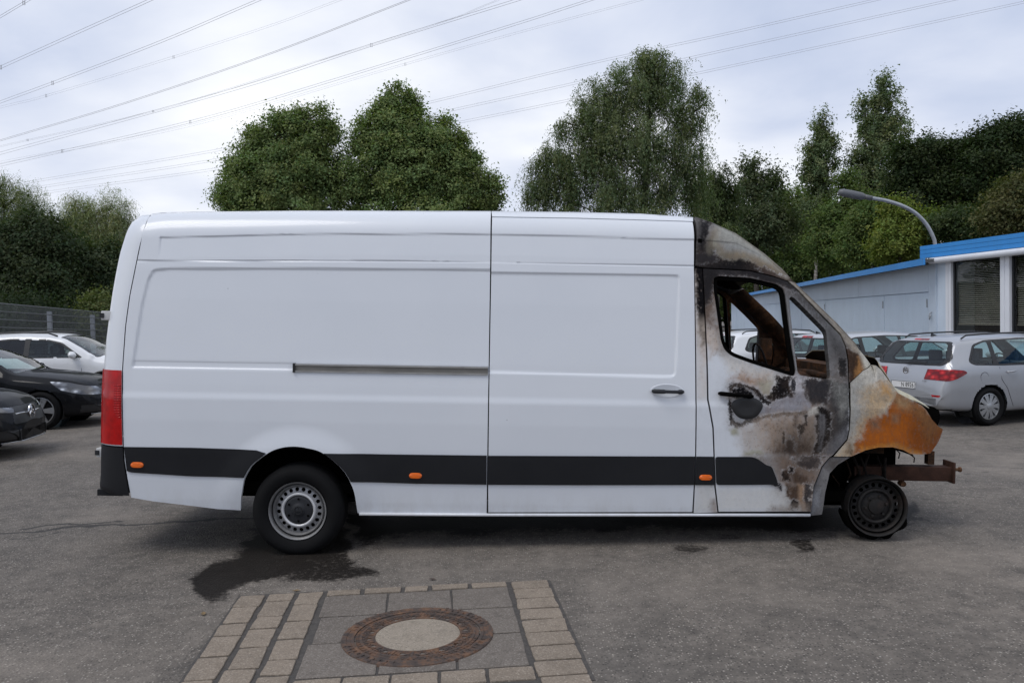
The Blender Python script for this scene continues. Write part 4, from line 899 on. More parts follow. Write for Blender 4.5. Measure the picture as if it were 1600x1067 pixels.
# inner rear arch
for sgn in (-1, 1):
    m = MB().lathe([(.47, sgn * .95), (.47, sgn * .55), (.0, sgn * .545)], 28, 'y', (AX, 0, AZ + .02), R(6), R(172)); m.build('wheel_house', 'soot', van, True)
    m = MB().lathe([(.43, sgn * .90), (.43, sgn * .50), (.0, sgn * .495)], 28, 'y', (FXw - .04, 0, FZw + .10), R(40), R(205)); m.build('wheel_house', 'soot', van, True)
# dashboard wreck
rg = random.Random(11)
qd0, qd1 = Q(1238, 588, -.3), Q(1352, 592, -.3)
def lump(name, c, r, mat, seed, n=2, par=van):
    bm = bmesh.new(); bmesh.ops.create_icosphere(bm, subdivisions=n + 1, radius=1); rr = random.Random(seed); o1 = rr.random() * 50
    for v in bm.verts:
        k = 1 + .26 * (float(fbm(np.array([v.co.x * 1.9 + o1]), np.array([v.co.z * 1.9 + v.co.y * 1.3 + o1]), 4)[0]) - .5) * 2; v.co = Vector((v.co.x * r[0] * k + c[0], v.co.y * r[1] * k + c[1], v.co.z * r[2] * k + c[2]))
    me = bpy.data.meshes.new(name); bm.to_mesh(me); bm.free(); me.materials.append(MAT[mat]); o = bpy.data.objects.new(name, me); COL.objects.link(o); o.parent = par
    me.polygons.foreach_set('use_smooth', np.ones(len(me.polygons), bool)); return o
zd = qd0[2]
MB().tube([(qd0[0] + .28, -.88, zd - .02), (qd0[0] + .26, 0, zd + .01), (qd0[0] + .28, .88, zd - .02)], .035, 10).build('dash_beam', 'charred_rust', van, True)
for i, (dx, y, dz, r) in enumerate(((.16, -.55, -.03, (.17, .20, .055)), (.34, -.30, -.02, (.20, .22, .035)), (.28, .15, .01, (.24, .26, .06)), (.30, .60, .0, (.22, .22, .05)), (.10, -.15, -.06, (.14, .2, .05)), (.45, 0, -.02, (.10, .7, .04)))):
    lump('dash_remains', (qd0[0] + dx, y, zd + dz - .05), r, 'charred_rust', i)
lump('ash_heap', (qd0[0] + .22, -.70, zd - .055), (.16, .10, .04), 'plastic_white', 30)
MB().box((qd0[0] + .02, -.80, zd - .55), (qd0[0] + .55, .80, zd - .10)).build('firewall', 'charred', van)
# seat frames left by the fire
for y in (-.45, .05, .5):
    xs_ = Q(1150, 560, y)[0] - .25; m = MB(); zt_ = zd + .02
    m.tube([(xs_, y - .2, zd - .7), (xs_ - .10, y - .2, zt_ - .1), (xs_ - .11, y - .12, zt_), (xs_ - .11, y + .12, zt_), (xs_ - .10, y + .2, zt_ - .1), (xs_, y + .2, zd - .7)], .022, 8)
    for k in range(5): m.tube([(xs_ - .09, y - .19, zd - .55 + k * .1), (xs_ - .09, y + .19, zd - .55 + k * .1)], .007, 6)
    m.box((xs_, y - .22, zd - .78), (xs_ + .5, y + .22, zd - .72)); m.build('seat_frame', 'charred', van, True, 40)
# a broken bracket on the far pillar, seen through the window
q = Q(1196, 545, .72); bevel(MB().box((q[0] - .05, .70, q[2] - .10), (q[0] + .06, .78, q[2] + .10)).build('pillar_bracket', 'charred_rust', van), .012)
# steering column and ring
q = Q(1262, 575, -.45)
st = MB(); cs = np.array([q[0] - .12, .42, zd + .06]); ring = [cs + np.array([-.10 * math.sin(a) * .45, .185 * math.cos(a), .185 * math.sin(a)]) for a in np.linspace(0, 2 * math.pi, 25)]
st.tube(ring, .010, 6, False); st.tube([cs, cs + np.array([.35, 0, -.15])], .025, 8); st.build('steering_wheel', 'charred', van, True)
# bonnet: bent sheet lying on the wing
bn_lo = spline([(1374, 572), (1385, 586), (1404, 612), (1424, 624), (1442, 631), (1462, 638)], 8)
lo = [Q(px, py, -.80) for px, py in bn_lo]; V, Fc = [], []; m_ = 25
for i, p_ in enumerate(lo):
    w = i / (len(lo) - 1); wid = .80 - .10 * w ** 2
    for k in range(m_):
        u = -1 + 2 * k / (m_ - 1); edge = sstep(1., .86, abs(u))
        V.append((p_[0] + .02 * edge * (1 - w), wid * u, p_[2] + .052 * edge * (1 - .4 * w) + .03 * (1 - u * u) * (1 - .8 * w) - .010 * math.sin(w * 9 + u * 2) * w))
nb = len(V); V += [(x, y, z - .008) for x, y, z in V]
for i in range(len(lo) - 1):
    for k in range(m_ - 1):
        q4 = (i * m_ + k, (i + 1) * m_ + k, (i + 1) * m_ + k + 1, i * m_ + k + 1); Fc += [q4, tuple(nb + j for j in q4[::-1])]
for k in range(m_ - 1): Fc += [(k, k + 1, nb + k + 1, nb + k), ((len(lo) - 1) * m_ + k + 1, (len(lo) - 1) * m_ + k, nb + (len(lo) - 1) * m_ + k, nb + (len(lo) - 1) * m_ + k + 1)]
for i in range(len(lo) - 1): Fc += [((i + 1) * m_, i * m_, nb + i * m_, nb + (i + 1) * m_), (i * m_ + m_ - 1, (i + 1) * m_ + m_ - 1, nb + (i + 1) * m_ + m_ - 1, nb + i * m_ + m_ - 1)]
Cb = np.tile(np.array([[.46, .44, .34, .35]]), (len(V), 1)); vv = np.array(V); nz = fbm(vv[:, 0] * 9, vv[:, 1] * 9, 4)
Cb[:, :3] = Cb[:, :3] * (1 - sstep(.5, .68, nz)[:, None] * .45 * np.array([.6, .9, 1.2])); Cb[nb:, :3] = (.03, .022, .018)
MB().box((Q(1296, 720, -.5)[0], -.58, Q(1340, 742, -.5)[2]), (Q(1392, 720, -.5)[0], .58, Q(1340, 690, -.5)[2])).build('inner_wing', 'soot', van)
bn = MB().add(V, Fc).build('bonnet', 'van_burnt', van, True, 40, None, Cb); bn['label'] = 'pale scorched bonnet, bent and loose'
# cowl under the windscreen
q = Q(1352, 578, -.7); MB().box((q[0] - .14, -.60, q[2] - .14), (q[0] + .06, .74, q[2] + .015)).build('cowl', 'charred_rust', van)
# dark engine bay behind the missing lamp
q0, q1 = Q(1385, 620, -.7), Q(1462, 668, -.7)
eb = [Q(*p_, -.70) for p_ in ((1365, 606), (1400, 628), (1436, 644), (1452, 656), (1452, 698), (1365, 698))]
MB().prism([(p_[0], p_[2]) for p_ in eb], lambda u, v, h: (u, h, v), -.70, .70).build('engine_bay', 'soot', van)
m = MB(); pa = [Q(*p_, -.66) for p_ in ((1438, 630), (1460, 636), (1468, 642), (1468, 658), (1462, 672), (1440, 668), (1436, 642))]
m.prism([(p_[0], p_[2]) for p_ in pa], lambda u, v, h: (u, h, v), -.66, -.40); m.build('headlamp_opening', 'soot', van)
# crash rail sticking out at the front
a, b = Q(1330, 737, -.62), Q(1486, 736, -.62); hgt = .054
for sg in (-1, 1): bevel(MB().box((a[0], sg * .62 - .06, a[2] - hgt), (b[0] - .02, sg * .62 + .06, a[2] + hgt + .004)).build('crash_rail', 'rail_rust', van), .01)
for sg in (-1, 1):
    bevel(MB().box((b[0] - .025, sg * .62 - .085, b[2] - .085), (b[0] - .008, sg * .62 + .085, b[2] + .082)).build('rail_flange', 'rail_rust', van), .006)
    MB().lathe([(0, -.03), (.013, -.03), (.013, .045), (.02, .045), (.02, .06), (0, .06)], 12, 'x', (b[0] + .0, sg * .62 - .03, b[2] + .02)).build('bolt', 'charred_rust', van)
    MB().box((b[0] - .20, sg * .62 - .03, b[2] + .055), (b[0] - .15, sg * .62 + .03, b[2] + .16)).build('bracket', 'charred_rust', van)
qq = Q(1409, 755, -.66); MB().lathe([(0, -.03), (.022, -.03), (.026, 0), (.022, .03), (0, .03)], 12, 'y', (qq[0], -.66, qq[2])).build('bolt', 'charred_rust', van)
MB().tube([(FXw, -.80, FZw), (FXw, -.3, FZw + .02), (FXw, .3, FZw + .02), (FXw, .80, FZw)], .05, 10).build('front_axle', 'soot', van, True)
for sg in (-1, 1): MB().tube([(FXw - .02, sg * .66, FZw), (FXw - .08, sg * .58, FZw + .45)], [.06, .045], 12).build('strut', 'soot', van, True)

rc = random.Random(8)
for k in range(6):
    p0 = Q(1318 + k * 13, 712 + rc.uniform(-6, 8), -.62 - .03 * (k % 3)); p1 = Q(1312 + k * 15 + rc.uniform(-14, 14), 752 + rc.uniform(-8, 20), -.66)
    mid_ = (p0 + p1) / 2 + np.array([rc.uniform(-.06, .06), -.03, rc.uniform(-.05, .02)]); MB().tube([tuple(q_) for q_ in spline([p0, mid_, p1], 5)], .008 + .004 * (k % 2), 6).build('burnt_hose', 'charred', van, True)
for k, (pa, pb) in enumerate((((1398, 700), (1404, 716)), ((1420, 708), (1428, 722)), ((1300, 742), (1312, 770)))):
    MB().tube([tuple(Q(*pa, -.70)), tuple(Q((pa[0] + pb[0]) / 2 + 5, (pa[1] + pb[1]) / 2, -.70)), tuple(Q(*pb, -.68))], .005, 5).build('hanging_wire', 'charred', van)
# ---- wheels
t = NT('wheel_silver'); p = t.coord(); n = t.noise(p, 9, 5, .65); n2 = t.noise(p, 40, 5, .7)
c = t.ramp(n, [(.3, (.25, .25, .255)), (.7, (.34, .34, .345))]); t.set(color=t.mix(t.math('MULTIPLY', t.range(n2, .55, .75), .6), c, (.14, .12, .10)), rough=.42, metal=.45); MAT['wheel_silver'] = t.m
simple('wheel_dark', (.19, .188, .187), .5, .35, var=.25, scale=14)
simple('wheel_bright', (.58, .58, .585), .4, .3, var=.12, scale=10)
t = NT('wheel_burnt'); p = t.coord(); n = t.noise(p, 8, 6, .7, .4); n2 = t.noise(p, 45, 5, .7)
c = t.ramp(n, [(.3, (.004, .0036, .0036)), (.52, (.010, .009, .0085)), (.68, (.026, .016, .012)), (.82, (.10, .095, .09))]); t.set(color=t.mix(t.range(n2, .5, .75), c, (.02, .017, .016)), rough=.7, metal=.3, normal=t.bump(n2, .004, .6)); MAT['wheel_burnt'] = t.m
def steel_wheel(root, mat, rim_r=.218, face=-.02, cap=None, m2=None, m3=None):
    """16-inch pressed steel disc with a ring of round holes; -y faces out"""
    k = rim_r / .218
    rim = MB().lathe([(.222 * k, .10), (.218 * k, .02), (.205 * k, 0), (.208 * k, -.045), (.214 * k, -.055), (.222 * k, -.058), (.2225 * k, -.050)], 64, 'y', (0, face, 0))
    rim.lathe([(.205 * k, 0), (.196 * k, -.030), (.190 * k, -.034), (.182 * k, -.022), (.176 * k, .0)], 64, 'y', (0, face, 0)); rim.build('rim', m2 or mat, root, True, 45)
    holes = []
    for i in range(20):
        a = 2 * math.pi * (i + .35) / 20; holes.append([(.158 * k * math.cos(a) + 0.0155 * k * math.cos(b), .158 * k * math.sin(a) + .0155 * k * math.sin(b)) for b in np.linspace(0, 2 * math.pi, 15)[:-1]][::-1])
    circ = lambda r_, n=64: [(r_ * math.cos(a), r_ * math.sin(a)) for a in np.linspace(0, 2 * math.pi, n + 1)[:-1]]
    d = MB().prism(circ(.178 * k), lambda u, v, h: (u, face + h + .004 - .035 * (1 - (math.hypot(u, v) / (.178 * k))), v), 0, .012, [circ(.138 * k)[::-1]] + holes).build('disc', m2 and 'wheel_silver' or mat, root, True, 30)
    MB().lathe([(.139 * k, -.003), (.134 * k, -.020), (.124 * k, -.028), (.114 * k, -.022), (.108 * k, -.004), (.104 * k, .012)], 64, 'y', (0, face, 0)).build('disc_bead', m3 or mat, root, True)
    MB().lathe([(.20 * k, .10), (0, .10)], 40, 'y', (0, face, 0)).build('wheel_back', 'soot', root)
def tyre(root, r0, r1, w, mat, y0=0.):
    prof = [(r0, w * .42), (r0 + .012, w * .5), ((r0 + r1) / 2, w * .55), (r1 - .03, w * .5), (r1 - .006, w * .40), (r1, w * .25), (r1, -w * .25), (r1 - .006, -w * .40), (r1 - .03, -w * .5), ((r0 + r1) / 2 + .02, -w * .545), ((r0 + r1) / 2 - .01, -w * .545), (r0 + .02, -w * .5), (r0 + .006, -w * .44), (r0, -w * .36)]
    o = MB().lathe(prof, 80, 'y', (0, y0, 0)).build('tyre', mat, root, True); return o
def empty_part(name, loc, par):
    o = bpy.data.objects.new(name, None); COL.objects.link(o); o.parent = par; o.location = loc; return o
for sg in (-1, 1):
    wr = empty_part('rear_wheel', (AX, sg * .875, AZ), van); wr.rotation_euler = (0, 0, 0 if sg < 0 else math.pi)
    steel_wheel(wr, 'wheel_silver', .213, -.055, None, 'wheel_dark', 'wheel_bright'); tyre(wr, .213, .345, .235, 'rubber', .0)
    hc = MB().lathe([(.113, -.004), (.109, -.016), (.085, -.022), (.06, -.020), (.045, -.026), (.038, -.032), (0, -.034)], 48, 'y', (0, -.055, 0)).build('hub_cap', 'plastic_grey', wr, True)
    for i in range(6):
        a = 2 * math.pi * (i + .5) / 6; MB().lathe([(.009, .0), (.0075, -.006), (0, -.0065)], 10, 'y', (.083 * math.cos(a), -.077, .083 * math.sin(a))).build('wheel_bolt', 'soot', wr)
    star = MB()
    for i in range(3):
        a = math.pi / 2 + i * 2 * math.pi / 3; star.prism([(.026 * math.cos(a), .026 * math.sin(a)), (.005 * math.cos(a + 1.05), .005 * math.sin(a + 1.05)), (0, 0), (.005 * math.cos(a - 1.05), .005 * math.sin(a - 1.05))], lambda u, v, h: (u, h, v), -.0895, -.0925)
    star.lathe([(.026, -.088), (.0275, -.092), (.030, -.092), (.031, -.088)], 32, 'y'); star.build('hub_emblem', 'seal_black', wr)
for sg in (-1, 1):
    wr = empty_part('front_wheel', (FXw, sg * .86, FZw), van); wr.rotation_euler = (0, 0, R(-4) if sg < 0 else math.pi)
    steel_wheel(wr, 'wheel_burnt', .216, -.06)
    MB().lathe([(.105, .0), (.08, -.01), (.06, -.012), (.055, -.03), (.03, -.035), (0, -.035)], 36, 'y', (0, -.062, 0)).build('hub', 'wheel_burnt', wr, True, 40)
    for i in range(6):
        a = 2 * math.pi * (i + .2) / 6; MB().lathe([(.011, .0), (.010, -.018), (0, -.02)], 8, 'y', (.078 * math.cos(a), -.072, .078 * math.sin(a))).build('wheel_bolt', 'wheel_burnt', wr)
    # what is left of the tyre
    sh = MB(); n = 40; pr = [(.0, .10), (.030, .09), (.040, 0.02), (.036, -.05), (.018, -.075), (.0, -.066)]
    prof0 = len(pr); V, Fc = [], []
    for i in range(n + 1):
        a = R(-165) + (R(-8) - R(-165)) * i / n; k = math.sin(math.pi * i / n) ** .35 * (1 + .30 * math.sin(i * .8) * (i / n > .5) + .10 * math.sin(i * 1.1)); ext = 1.1 + .9 * sstep(.55, .95, i / n)
        for (dr, y) in pr: V.append(((.220 + dr * k * ext) * math.cos(a), y, (.220 + dr * k * ext) * math.sin(a)))
    for i in range(n):
        for k in range(prof0 - 1): Fc.append((i * prof0 + k, i * prof0 + k + 1, (i + 1) * prof0 + k + 1, (i + 1) * prof0 + k))
    sh.add(V, Fc).build('tyre_remains', 'soot', wr, True)
# ------------------------------------------------------------------ buildings on the right
def wall_paint(name, c0, dirt, rough=.6, vert=False):
    t = NT(name); p = t.pos(); n = t.noise(p, 1.1, 5, .6); s = t.noise(t.mapping(p, (5, 5, .35)), 2.2, 6, .7); f = t.noise(p, 30, 4, .6)
    c = t.mix(t.range(n, .3, .7), c0, tuple(x * .9 for x in c0)); c = t.mix(t.math('MULTIPLY', t.range(s, .5, .75), .35), c, dirt)
    c = t.mix(t.math('MULTIPLY', t.range(f, .6, .8), .12), c, dirt)
    t.set(color=c, rough=rough, normal=t.bump(n, .01, .2)); MAT[name] = t.m
wall_paint('pale_blue_panel', (.57, .655, .75), (.42, .48, .54)); wall_paint('pale_blue_door', (.54, .635, .74), (.40, .47, .53)); wall_paint('blue_fascia', (.045, .27, .66), (.05, .20, .45), .45)
wall_paint('white_frame', (.74, .76, .80), (.55, .56, .57), .4); wall_paint('roof_felt', (.10, .10, .10), (.06, .06, .06), .9)
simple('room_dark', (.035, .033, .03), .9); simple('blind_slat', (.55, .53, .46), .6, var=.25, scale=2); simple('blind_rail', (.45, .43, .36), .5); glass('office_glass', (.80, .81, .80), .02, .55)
simple('dark_seam', (.02, .022, .025), .8); simple('galv', (.36, .38, .40), .5, .5)
C0 = P(1456, 450, 23.2)[:2]                  # the corner where office and garages meet
dG = np.array([.163, 1.]); dG /= np.linalg.norm(dG); dO = np.array([.15, -1.]); dO /= np.linalg.norm(dO)
def frame_of(o, d, nrm):                     # local x along the wall, y out of the wall
    M = Matrix(((d[0], nrm[0], 0, o[0]), (d[1], nrm[1], 0, o[1]), (0, 0, 1, 0), (0, 0, 0, 1))); return M
def hit(px, d, o=C0):                        # how far along a wall a photo column lies
    r_ = ray(px, 480)[:2]; A = np.array([[r_[0], -d[0]], [r_[1], -d[1]]]); return float(np.linalg.solve(A, o)[1])
# garages: wall recedes to the left
nG = np.array([-dG[1], dG[0]]); MG = frame_of(C0, dG, nG)
gar = empty('garage_row', (0, 0, 0), (0, 0, 0), 'long pale blue garage row with a blue roof edge', 'building'); gar.matrix_world = MG
HG, LG = 3.10, 56.0
MB().box((-.25, -7, 0), (LG, -.10, HG - .12)).build('wall', 'pale_blue_panel', gar)
rf = MB().box((-.55, -7.2, HG - .10), (LG + .3, .34, HG - .005)).build('roof', 'roof_felt', gar)
MB().box((-.56, .345, HG - .17), (LG + .3, .40, HG + .012)).build('roof_edge', 'blue_fascia', gar)
zD = 2.18                                    # top of the doors
xs_f = [0.42] + [hit(p_, dG) for p_ in (1340, 1240)]; w_f = xs_f[2] - xs_f[1]; k = xs_f[2]
while k < LG - w_f: k += w_f * .8; xs_f.append(k)
for a, b in zip(xs_f[:-1], xs_f[1:]):
    MB().box((a + .012, -.099, zD + .03), (b - .012, -.04, HG - .125)).build('fascia_panel', 'pale_blue_panel', gar)
MB().box((-.20, -.099, 0), (.40, -.035, HG - .125)).build('corner_panel', 'pale_blue_panel', gar)
dx = [.43] + [hit(p_, dG) for p_ in (1437, 1379, 1325, 1288, 1269)]; k = dx[-1]
while k < LG - 3: k += 3.1; dx.append(k)
for i, (a, b) in enumerate(zip(dx[:-1], dx[1:])):
    dd = MB().box((a + .012, -.099, .02), (b - .012, -.045 - .012 * (i % 2), zD)).build('door', 'pale_blue_door', gar)
    if i in (0, 2, 4): MB().box((a + .05, -.044, zD - .42), (a + .09, -.01, zD - .18)).build('hinge', 'galv', dd)
# small hook and tap on the corner post
MB().tube([(.10, -.03, 1.62), (.10, .02, 1.60), (.16, .03, 1.5), (.10, .03, 1.42), (.04, .03, 1.5), (.06, .03, 1.56)], .018, 6).build('hose_hook', 'galv', gar, True)
# office
nO = np.array([dO[1], -dO[0]]); nO = nO if nO[0] < 0 else -nO
MO = frame_of(C0, dO, nO); off = empty('office_building', (0, 0, 0), (0, 0, 0), 'office with a blue panelled fascia, white awning box and blinds', 'building'); off.matrix_world = MO
zf1, zf0 = 3.50, 3.145
LO = 12.0
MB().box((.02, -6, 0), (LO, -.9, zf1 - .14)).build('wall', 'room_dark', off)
MB().box((-.02, -6.1, zf1 - .12), (LO, .10, zf1 - .02)).build('roof', 'roof_felt', off)
for k in range(3):
    z0 = zf0 + (zf1 - zf0) * k / 3; z1 = zf0 + (zf1 - zf0) * (k + 1) / 3
    MB().box((-.30, .104, z0 + .004), (LO, .15 - .003 * (k % 2), z1 - .004)).build('fascia_board', 'blue_fascia', off)
MB().box((-.29, -.3, zf0 + .01), (LO, .103, zf1 - .01)).build('fascia_core', 'blue_fascia', off)
xw = [hit(p_, dO) for p_ in (1466, 1480, 1487, 1565.5, 1580, 1657, 1672)]
aw = MB().tube([(xw[0] - .05, .20, zf0 - .10), (LO, .20, zf0 - .10)], .085, 14).box((xw[0] - .04, .0, zf0 - .165), (LO, .20, zf0 - .02)); bevel(aw.build('awning_box', 'white_frame', off), .01)
MB().box((xw[0], -.12, .0), (xw[1] - .03, .02, zf0)).build('corner_post', 'pale_blue_panel', off)
for a, b in ((xw[1], xw[2] + .04), (xw[3], xw[4]), (xw[5], xw[6])):
    m = MB().box((a, -.10, .25), (a + (b - a) * .46, .05, zf0 - .02)).box((a + (b - a) * .54, -.10, .25), (b, .05, zf0 - .02)).box((a + (b - a) * .44, -.10, .25), (a + (b - a) * .56, .035, zf0 - .02)).build('window_post', 'white_frame', off)
MB().box((xw[1], -.12, 0), (LO, .03, .9)).build('sill_wall', 'pale_blue_panel', off); MB().box((xw[1], -.12, .9), (LO, .07, .95)).build('window_sill', 'white_frame', off)
MB().box((xw[6] + .02, -.1, .95), (LO, .02, zf0)).build('side_wall', 'pale_blue_panel', off)
for a, b in ((xw[2] + .04, xw[3]), (xw[4], xw[5])):
    w_ = MB().box((a, -.055, .95), (b, -.045, zf0 - .02)).build('window', 'office_glass', off)
    MB().box((a - .001, -.07, .95), (a + .05, -.02, zf0 - .02)).box((b - .05, -.07, .95), (b + .001, -.02, zf0 - .02)).box((a, -.07, .95), (b, -.02, 1.0)).build('window_frame', 'dark_seam', w_)
    bl = MB(); z = 1.32; rr = random.Random(2)
    while z < zf0 - .04:
        tl = .016 if z > 2.35 else .024; jz = rr.uniform(-.004, .004)
        bl.add([(a + .06, -.16, z + tl + jz), (b - .06, -.16, z + tl - jz), (b - .06, -.125, z - .002 - jz), (a + .06, -.125, z - .002 + jz)], [(0, 1, 2, 3)]); z += .052 if z < 2.3 else .045
    q = bl.build('blind_slats', 'blind_slat', w_); q['kind'] = 'stuff'
    MB().box((a + .06, -.165, 1.27), (b - .06, -.12, 1.30)).build('blind_rail', 'blind_rail', w_)
# curved lamp on the roof corner
YL = 25.0; lamp = empty('street_lamp', P(1461, 381, YL).tolist(), (0, 0, 0), 'grey street lamp with a curved arm above the office roof', 'street lamp')
lb = P(1461, 381, YL)
arm = [P(*q, YL) - lb for q in ((1462, 405), (1461, 381), (1456, 366), (1446, 349), (1430, 333), (1410, 322), (1385, 314), (1358, 309))]
MB().tube([tuple(p_) for p_ in spline(arm, 5)], .055, 10).build('arm', 'galv', lamp, True)
h0, h1 = P(1352, 308, YL) - lb, P(1310, 300, YL) - lb
hd = MB(); pts = [h0 + (h1 - h0) * k for k in (0, .04, .15, .5, .85, .97, 1)]; hd.tube([tuple(p_) for p_ in pts], [.05, .085, .115, .125, .115, .08, .03], 12)
hd.v = [(x, y, z + (0 if z > 0 else 0)) for x, y, z in hd.v]; simple('lamp_grey', (.11, .115, .125), .5); hd.build('lamp_head', 'lamp_grey', lamp, True)
MB().tube([tuple(P(1362, 310, YL) - lb), tuple(P(1350, 307.5, YL) - lb)], .075, 10).build('clamp', 'lamp_grey', lamp, True)

# ------------------------------------------------------------------ mesh fence on the left
fa, fb = P(0, 475, 20.7)[:2], P(170, 489.5, 28.0)[:2]; fd_ = (fb - fa) / np.linalg.norm(fb - fa)
fence = empty('mesh_fence', (fa[0], fa[1], 0), (0, 0, math.atan2(fd_[1], fd_[0])), 'grey welded mesh fence with steel posts behind the cars', 'fence')
posts = sorted([hit(77, fd_, fa), hit(144, fd_, fa)]); sp_ = posts[1] - posts[0]; simple('fence_wire', (.15, .16, .165), .5, .4); simple('fence_post', (.25, .27, .30), .5, .3)
ftop = lambda s_: 2.34 - .026 * s_ if s_ < 20 else 1.82
for k in range(-3, 7):
    s0 = posts[0] + k * sp_; s1 = s0 + sp_; zt = ftop(s0)
    MB().box((s0 - .045, -.06, 0), (s0 + .045, .06, zt - .10)).build('post', 'fence_post', fence)
    m = MB(); z = ftop((s0 + s1) / 2); zz = z; first = True
    while zz > .1:
        r_ = .011; m.tube([(s0, -.065, ftop(s0) - (z - zz)), (s1, -.065, ftop(s1) - (z - zz))], r_ if not first else .012, 4); zz -= .2; first = False
    x = s0 + .03
    while x < s1: m.tube([(x, -.065, .05), (x, -.065, ftop(x) + .0)], .0045, 4, False); x += .06
    m.build('mesh_panel', 'fence_wire', fence)['kind'] = 'stuff'

# ------------------------------------------------------------------ overhead lines
simple('conductor', (.40, .40, .41), .7, 0.)
def line(pts, Y0, Y1, label, pair=0., rad=.02, spacers=(), dx=0.):
    pts = np.array(pts, float); x0, x1 = pts[0, 0], pts[-1, 0]
    # carry the line on past both edges of the picture
    e0 = pts[0] + (pts[0] - pts[1]) / abs(pts[0, 0] - pts[1, 0]) * 260; e1 = pts[-1] + (pts[-1] - pts[-2]) / abs(pts[-1, 0] - pts[-2, 0]) * 420
    allp = np.vstack([e0, pts, e1])
    def pt(q, off=0.):
        iy = 1 / Y0 + (1 / Y1 - 1 / Y0) * (q[0] - x0) / (x1 - x0); return P(q[0], q[1] + off, 1 / max(iy, .004))
    base = pt(allp[len(allp) // 2]); o = empty('power_line', base.tolist(), (0, 0, 0), label, 'power line', 'high voltage lines crossing the sky')
    sm = spline(allp, 6)
    for off in ((-pair, pair) if pair else (0,)):
        MB().tube([tuple(pt(q, off) - base) for q in sm], rad * .8, 5).build('conductor', 'conductor', o, True)
    for sxp in spacers:
        yy = np.interp(sxp, allp[:, 0], allp[:, 1]); c = pt((sxp, yy)); m = MB()
        u = np.array([1.0, .3, 0]); s_ = pair / F_PX * np.linalg.norm(c - np.array([0, 0, CAM_H]))
        m.box(tuple(c - base - np.array([.07, .02, s_ + .05])), tuple(c - base + np.array([-.04, .02, s_ + .05]))).box(tuple(c - base + np.array([.06, -.02, -s_ - .05])), tuple(c - base + np.array([.09, .02, s_ + .05]))).build('spacer', 'conductor', o)
line([(0, 27), (42, 2)], 60, 55, 'short cable pair crossing the very top left corner of the sky', 2.0, .014, (37,))
line([(0, 106), (120, 52), (240, -2)], 75, 60, 'cable pair leaving the sky left of the top edge, second from the corner', 2.2, .016, (1,))
line([(0, 160), (82, 130), (250, 66), (410, -2)], 80, 60, 'cable pair third from the top left corner of the sky', 2.0, .016, (82,))
line([(0, 168), (72, 150), (270, 90), (430, 38), (540, -3)], 100, 80, 'thin faint cable just below the third cable pair', 1.6, .010, (72, 271))
line([(0, 220), (200, 160), (420, 85), (640, 0)], 85, 60, 'single thick dark cable running above the twin cables', 1.0, .018)
line([(0, 229), (240, 174), (470, 104), (700, 32), (780, 0)], 90, 70, 'faint upper cable of the long middle bundle', .9, .010, (43, 239))
line([(0, 240), (200, 186), (400, 130), (580, 71), (810, 0)], 90, 62, 'dark twin cable with spacers in the middle of the sky', 2.0, .017, (580,))
line([(20, 254), (300, 190), (500, 132), (800, 40), (930, -2)], 92, 64, 'dark twin cable passing just above the left broad tree', 1.8, .017, (97, 297))
line([(20, 250), (300, 196), (600, 110), (800, 54), (1010, -2)], 100, 75, 'faint cable pair below the long dark twin cable', 1.5, .010, (633,))
line([(80, 279), (376, 228), (660, 163), (921, 100), (1150, 50), (1370, 0)], 110, 75, 'highest of the three twin cables passing behind the birch', 1.7, .017)
line([(80, 290), (376, 243), (680, 178), (905, 129), (1160, 73), (1490, 0)], 112, 77, 'middle one of the three twin cables passing behind the birch', 1.7, .017)
line([(100, 297), (376, 258), (700, 195), (874, 160), (1160, 100), (1600, 4)], 114, 78, 'lowest of the three twin cables passing behind the birch', 1.7, .017)

# ------------------------------------------------------------------ trees
def leaf_mat(name, cols, trans=.28):
    t = NT(name); c = t.attr('Col'); n = t.n
    oi = c
    d = n.new('ShaderNodeBsdfDiffuse'); tr = n.new('ShaderNodeBsdfTranslucent'); gl = n.new('ShaderNodeBsdfGlossy'); gl.inputs['Roughness'].default_value = .45
    t.l.new(c, d.inputs[0]); hs = t.mix(1.0, c, (1.25, 1.5, .55), 'MULTIPLY'); t.l.new(hs, tr.inputs[0])
    m1 = n.new('ShaderNodeMixShader'); m1.inputs[0].default_value = trans; t.l.new(d.outputs[0], m1.inputs[1]); t.l.new(tr.outputs[0], m1.inputs[2])
    m2 = n.new('ShaderNodeMixShader'); m2.inputs[0].default_value = .012; t.l.new(m1.outputs[0], m2.inputs[1]); t.l.new(gl.outputs[0], m2.inputs[2])
    t.l.new(m2.outputs[0], t.out.inputs[0]); n.remove(t.b); MAT[name] = t.m
leaf_mat('leaf', None)
t = NT('bark'); p = t.pos(); n = t.noise(t.mapping(p, (6, 6, 1.2)), 2, 5, .7)
t.set(color=t.ramp(n, [(.3, (.035, .028, .022)), (.7, (.10, .085, .07))]), rough=.9, normal=t.bump(n, .05, .7)); MAT['bark'] = t.m
t = NT('birch_bark'); p = t.pos(); n = t.noise(t.mapping(p, (2, 2, 9)), 2, 5, .7)
t.set(color=t.ramp(n, [(.42, (.04, .035, .03)), (.55, (.36, .34, .31))]), rough=.8); MAT['birch_bark'] = t.m
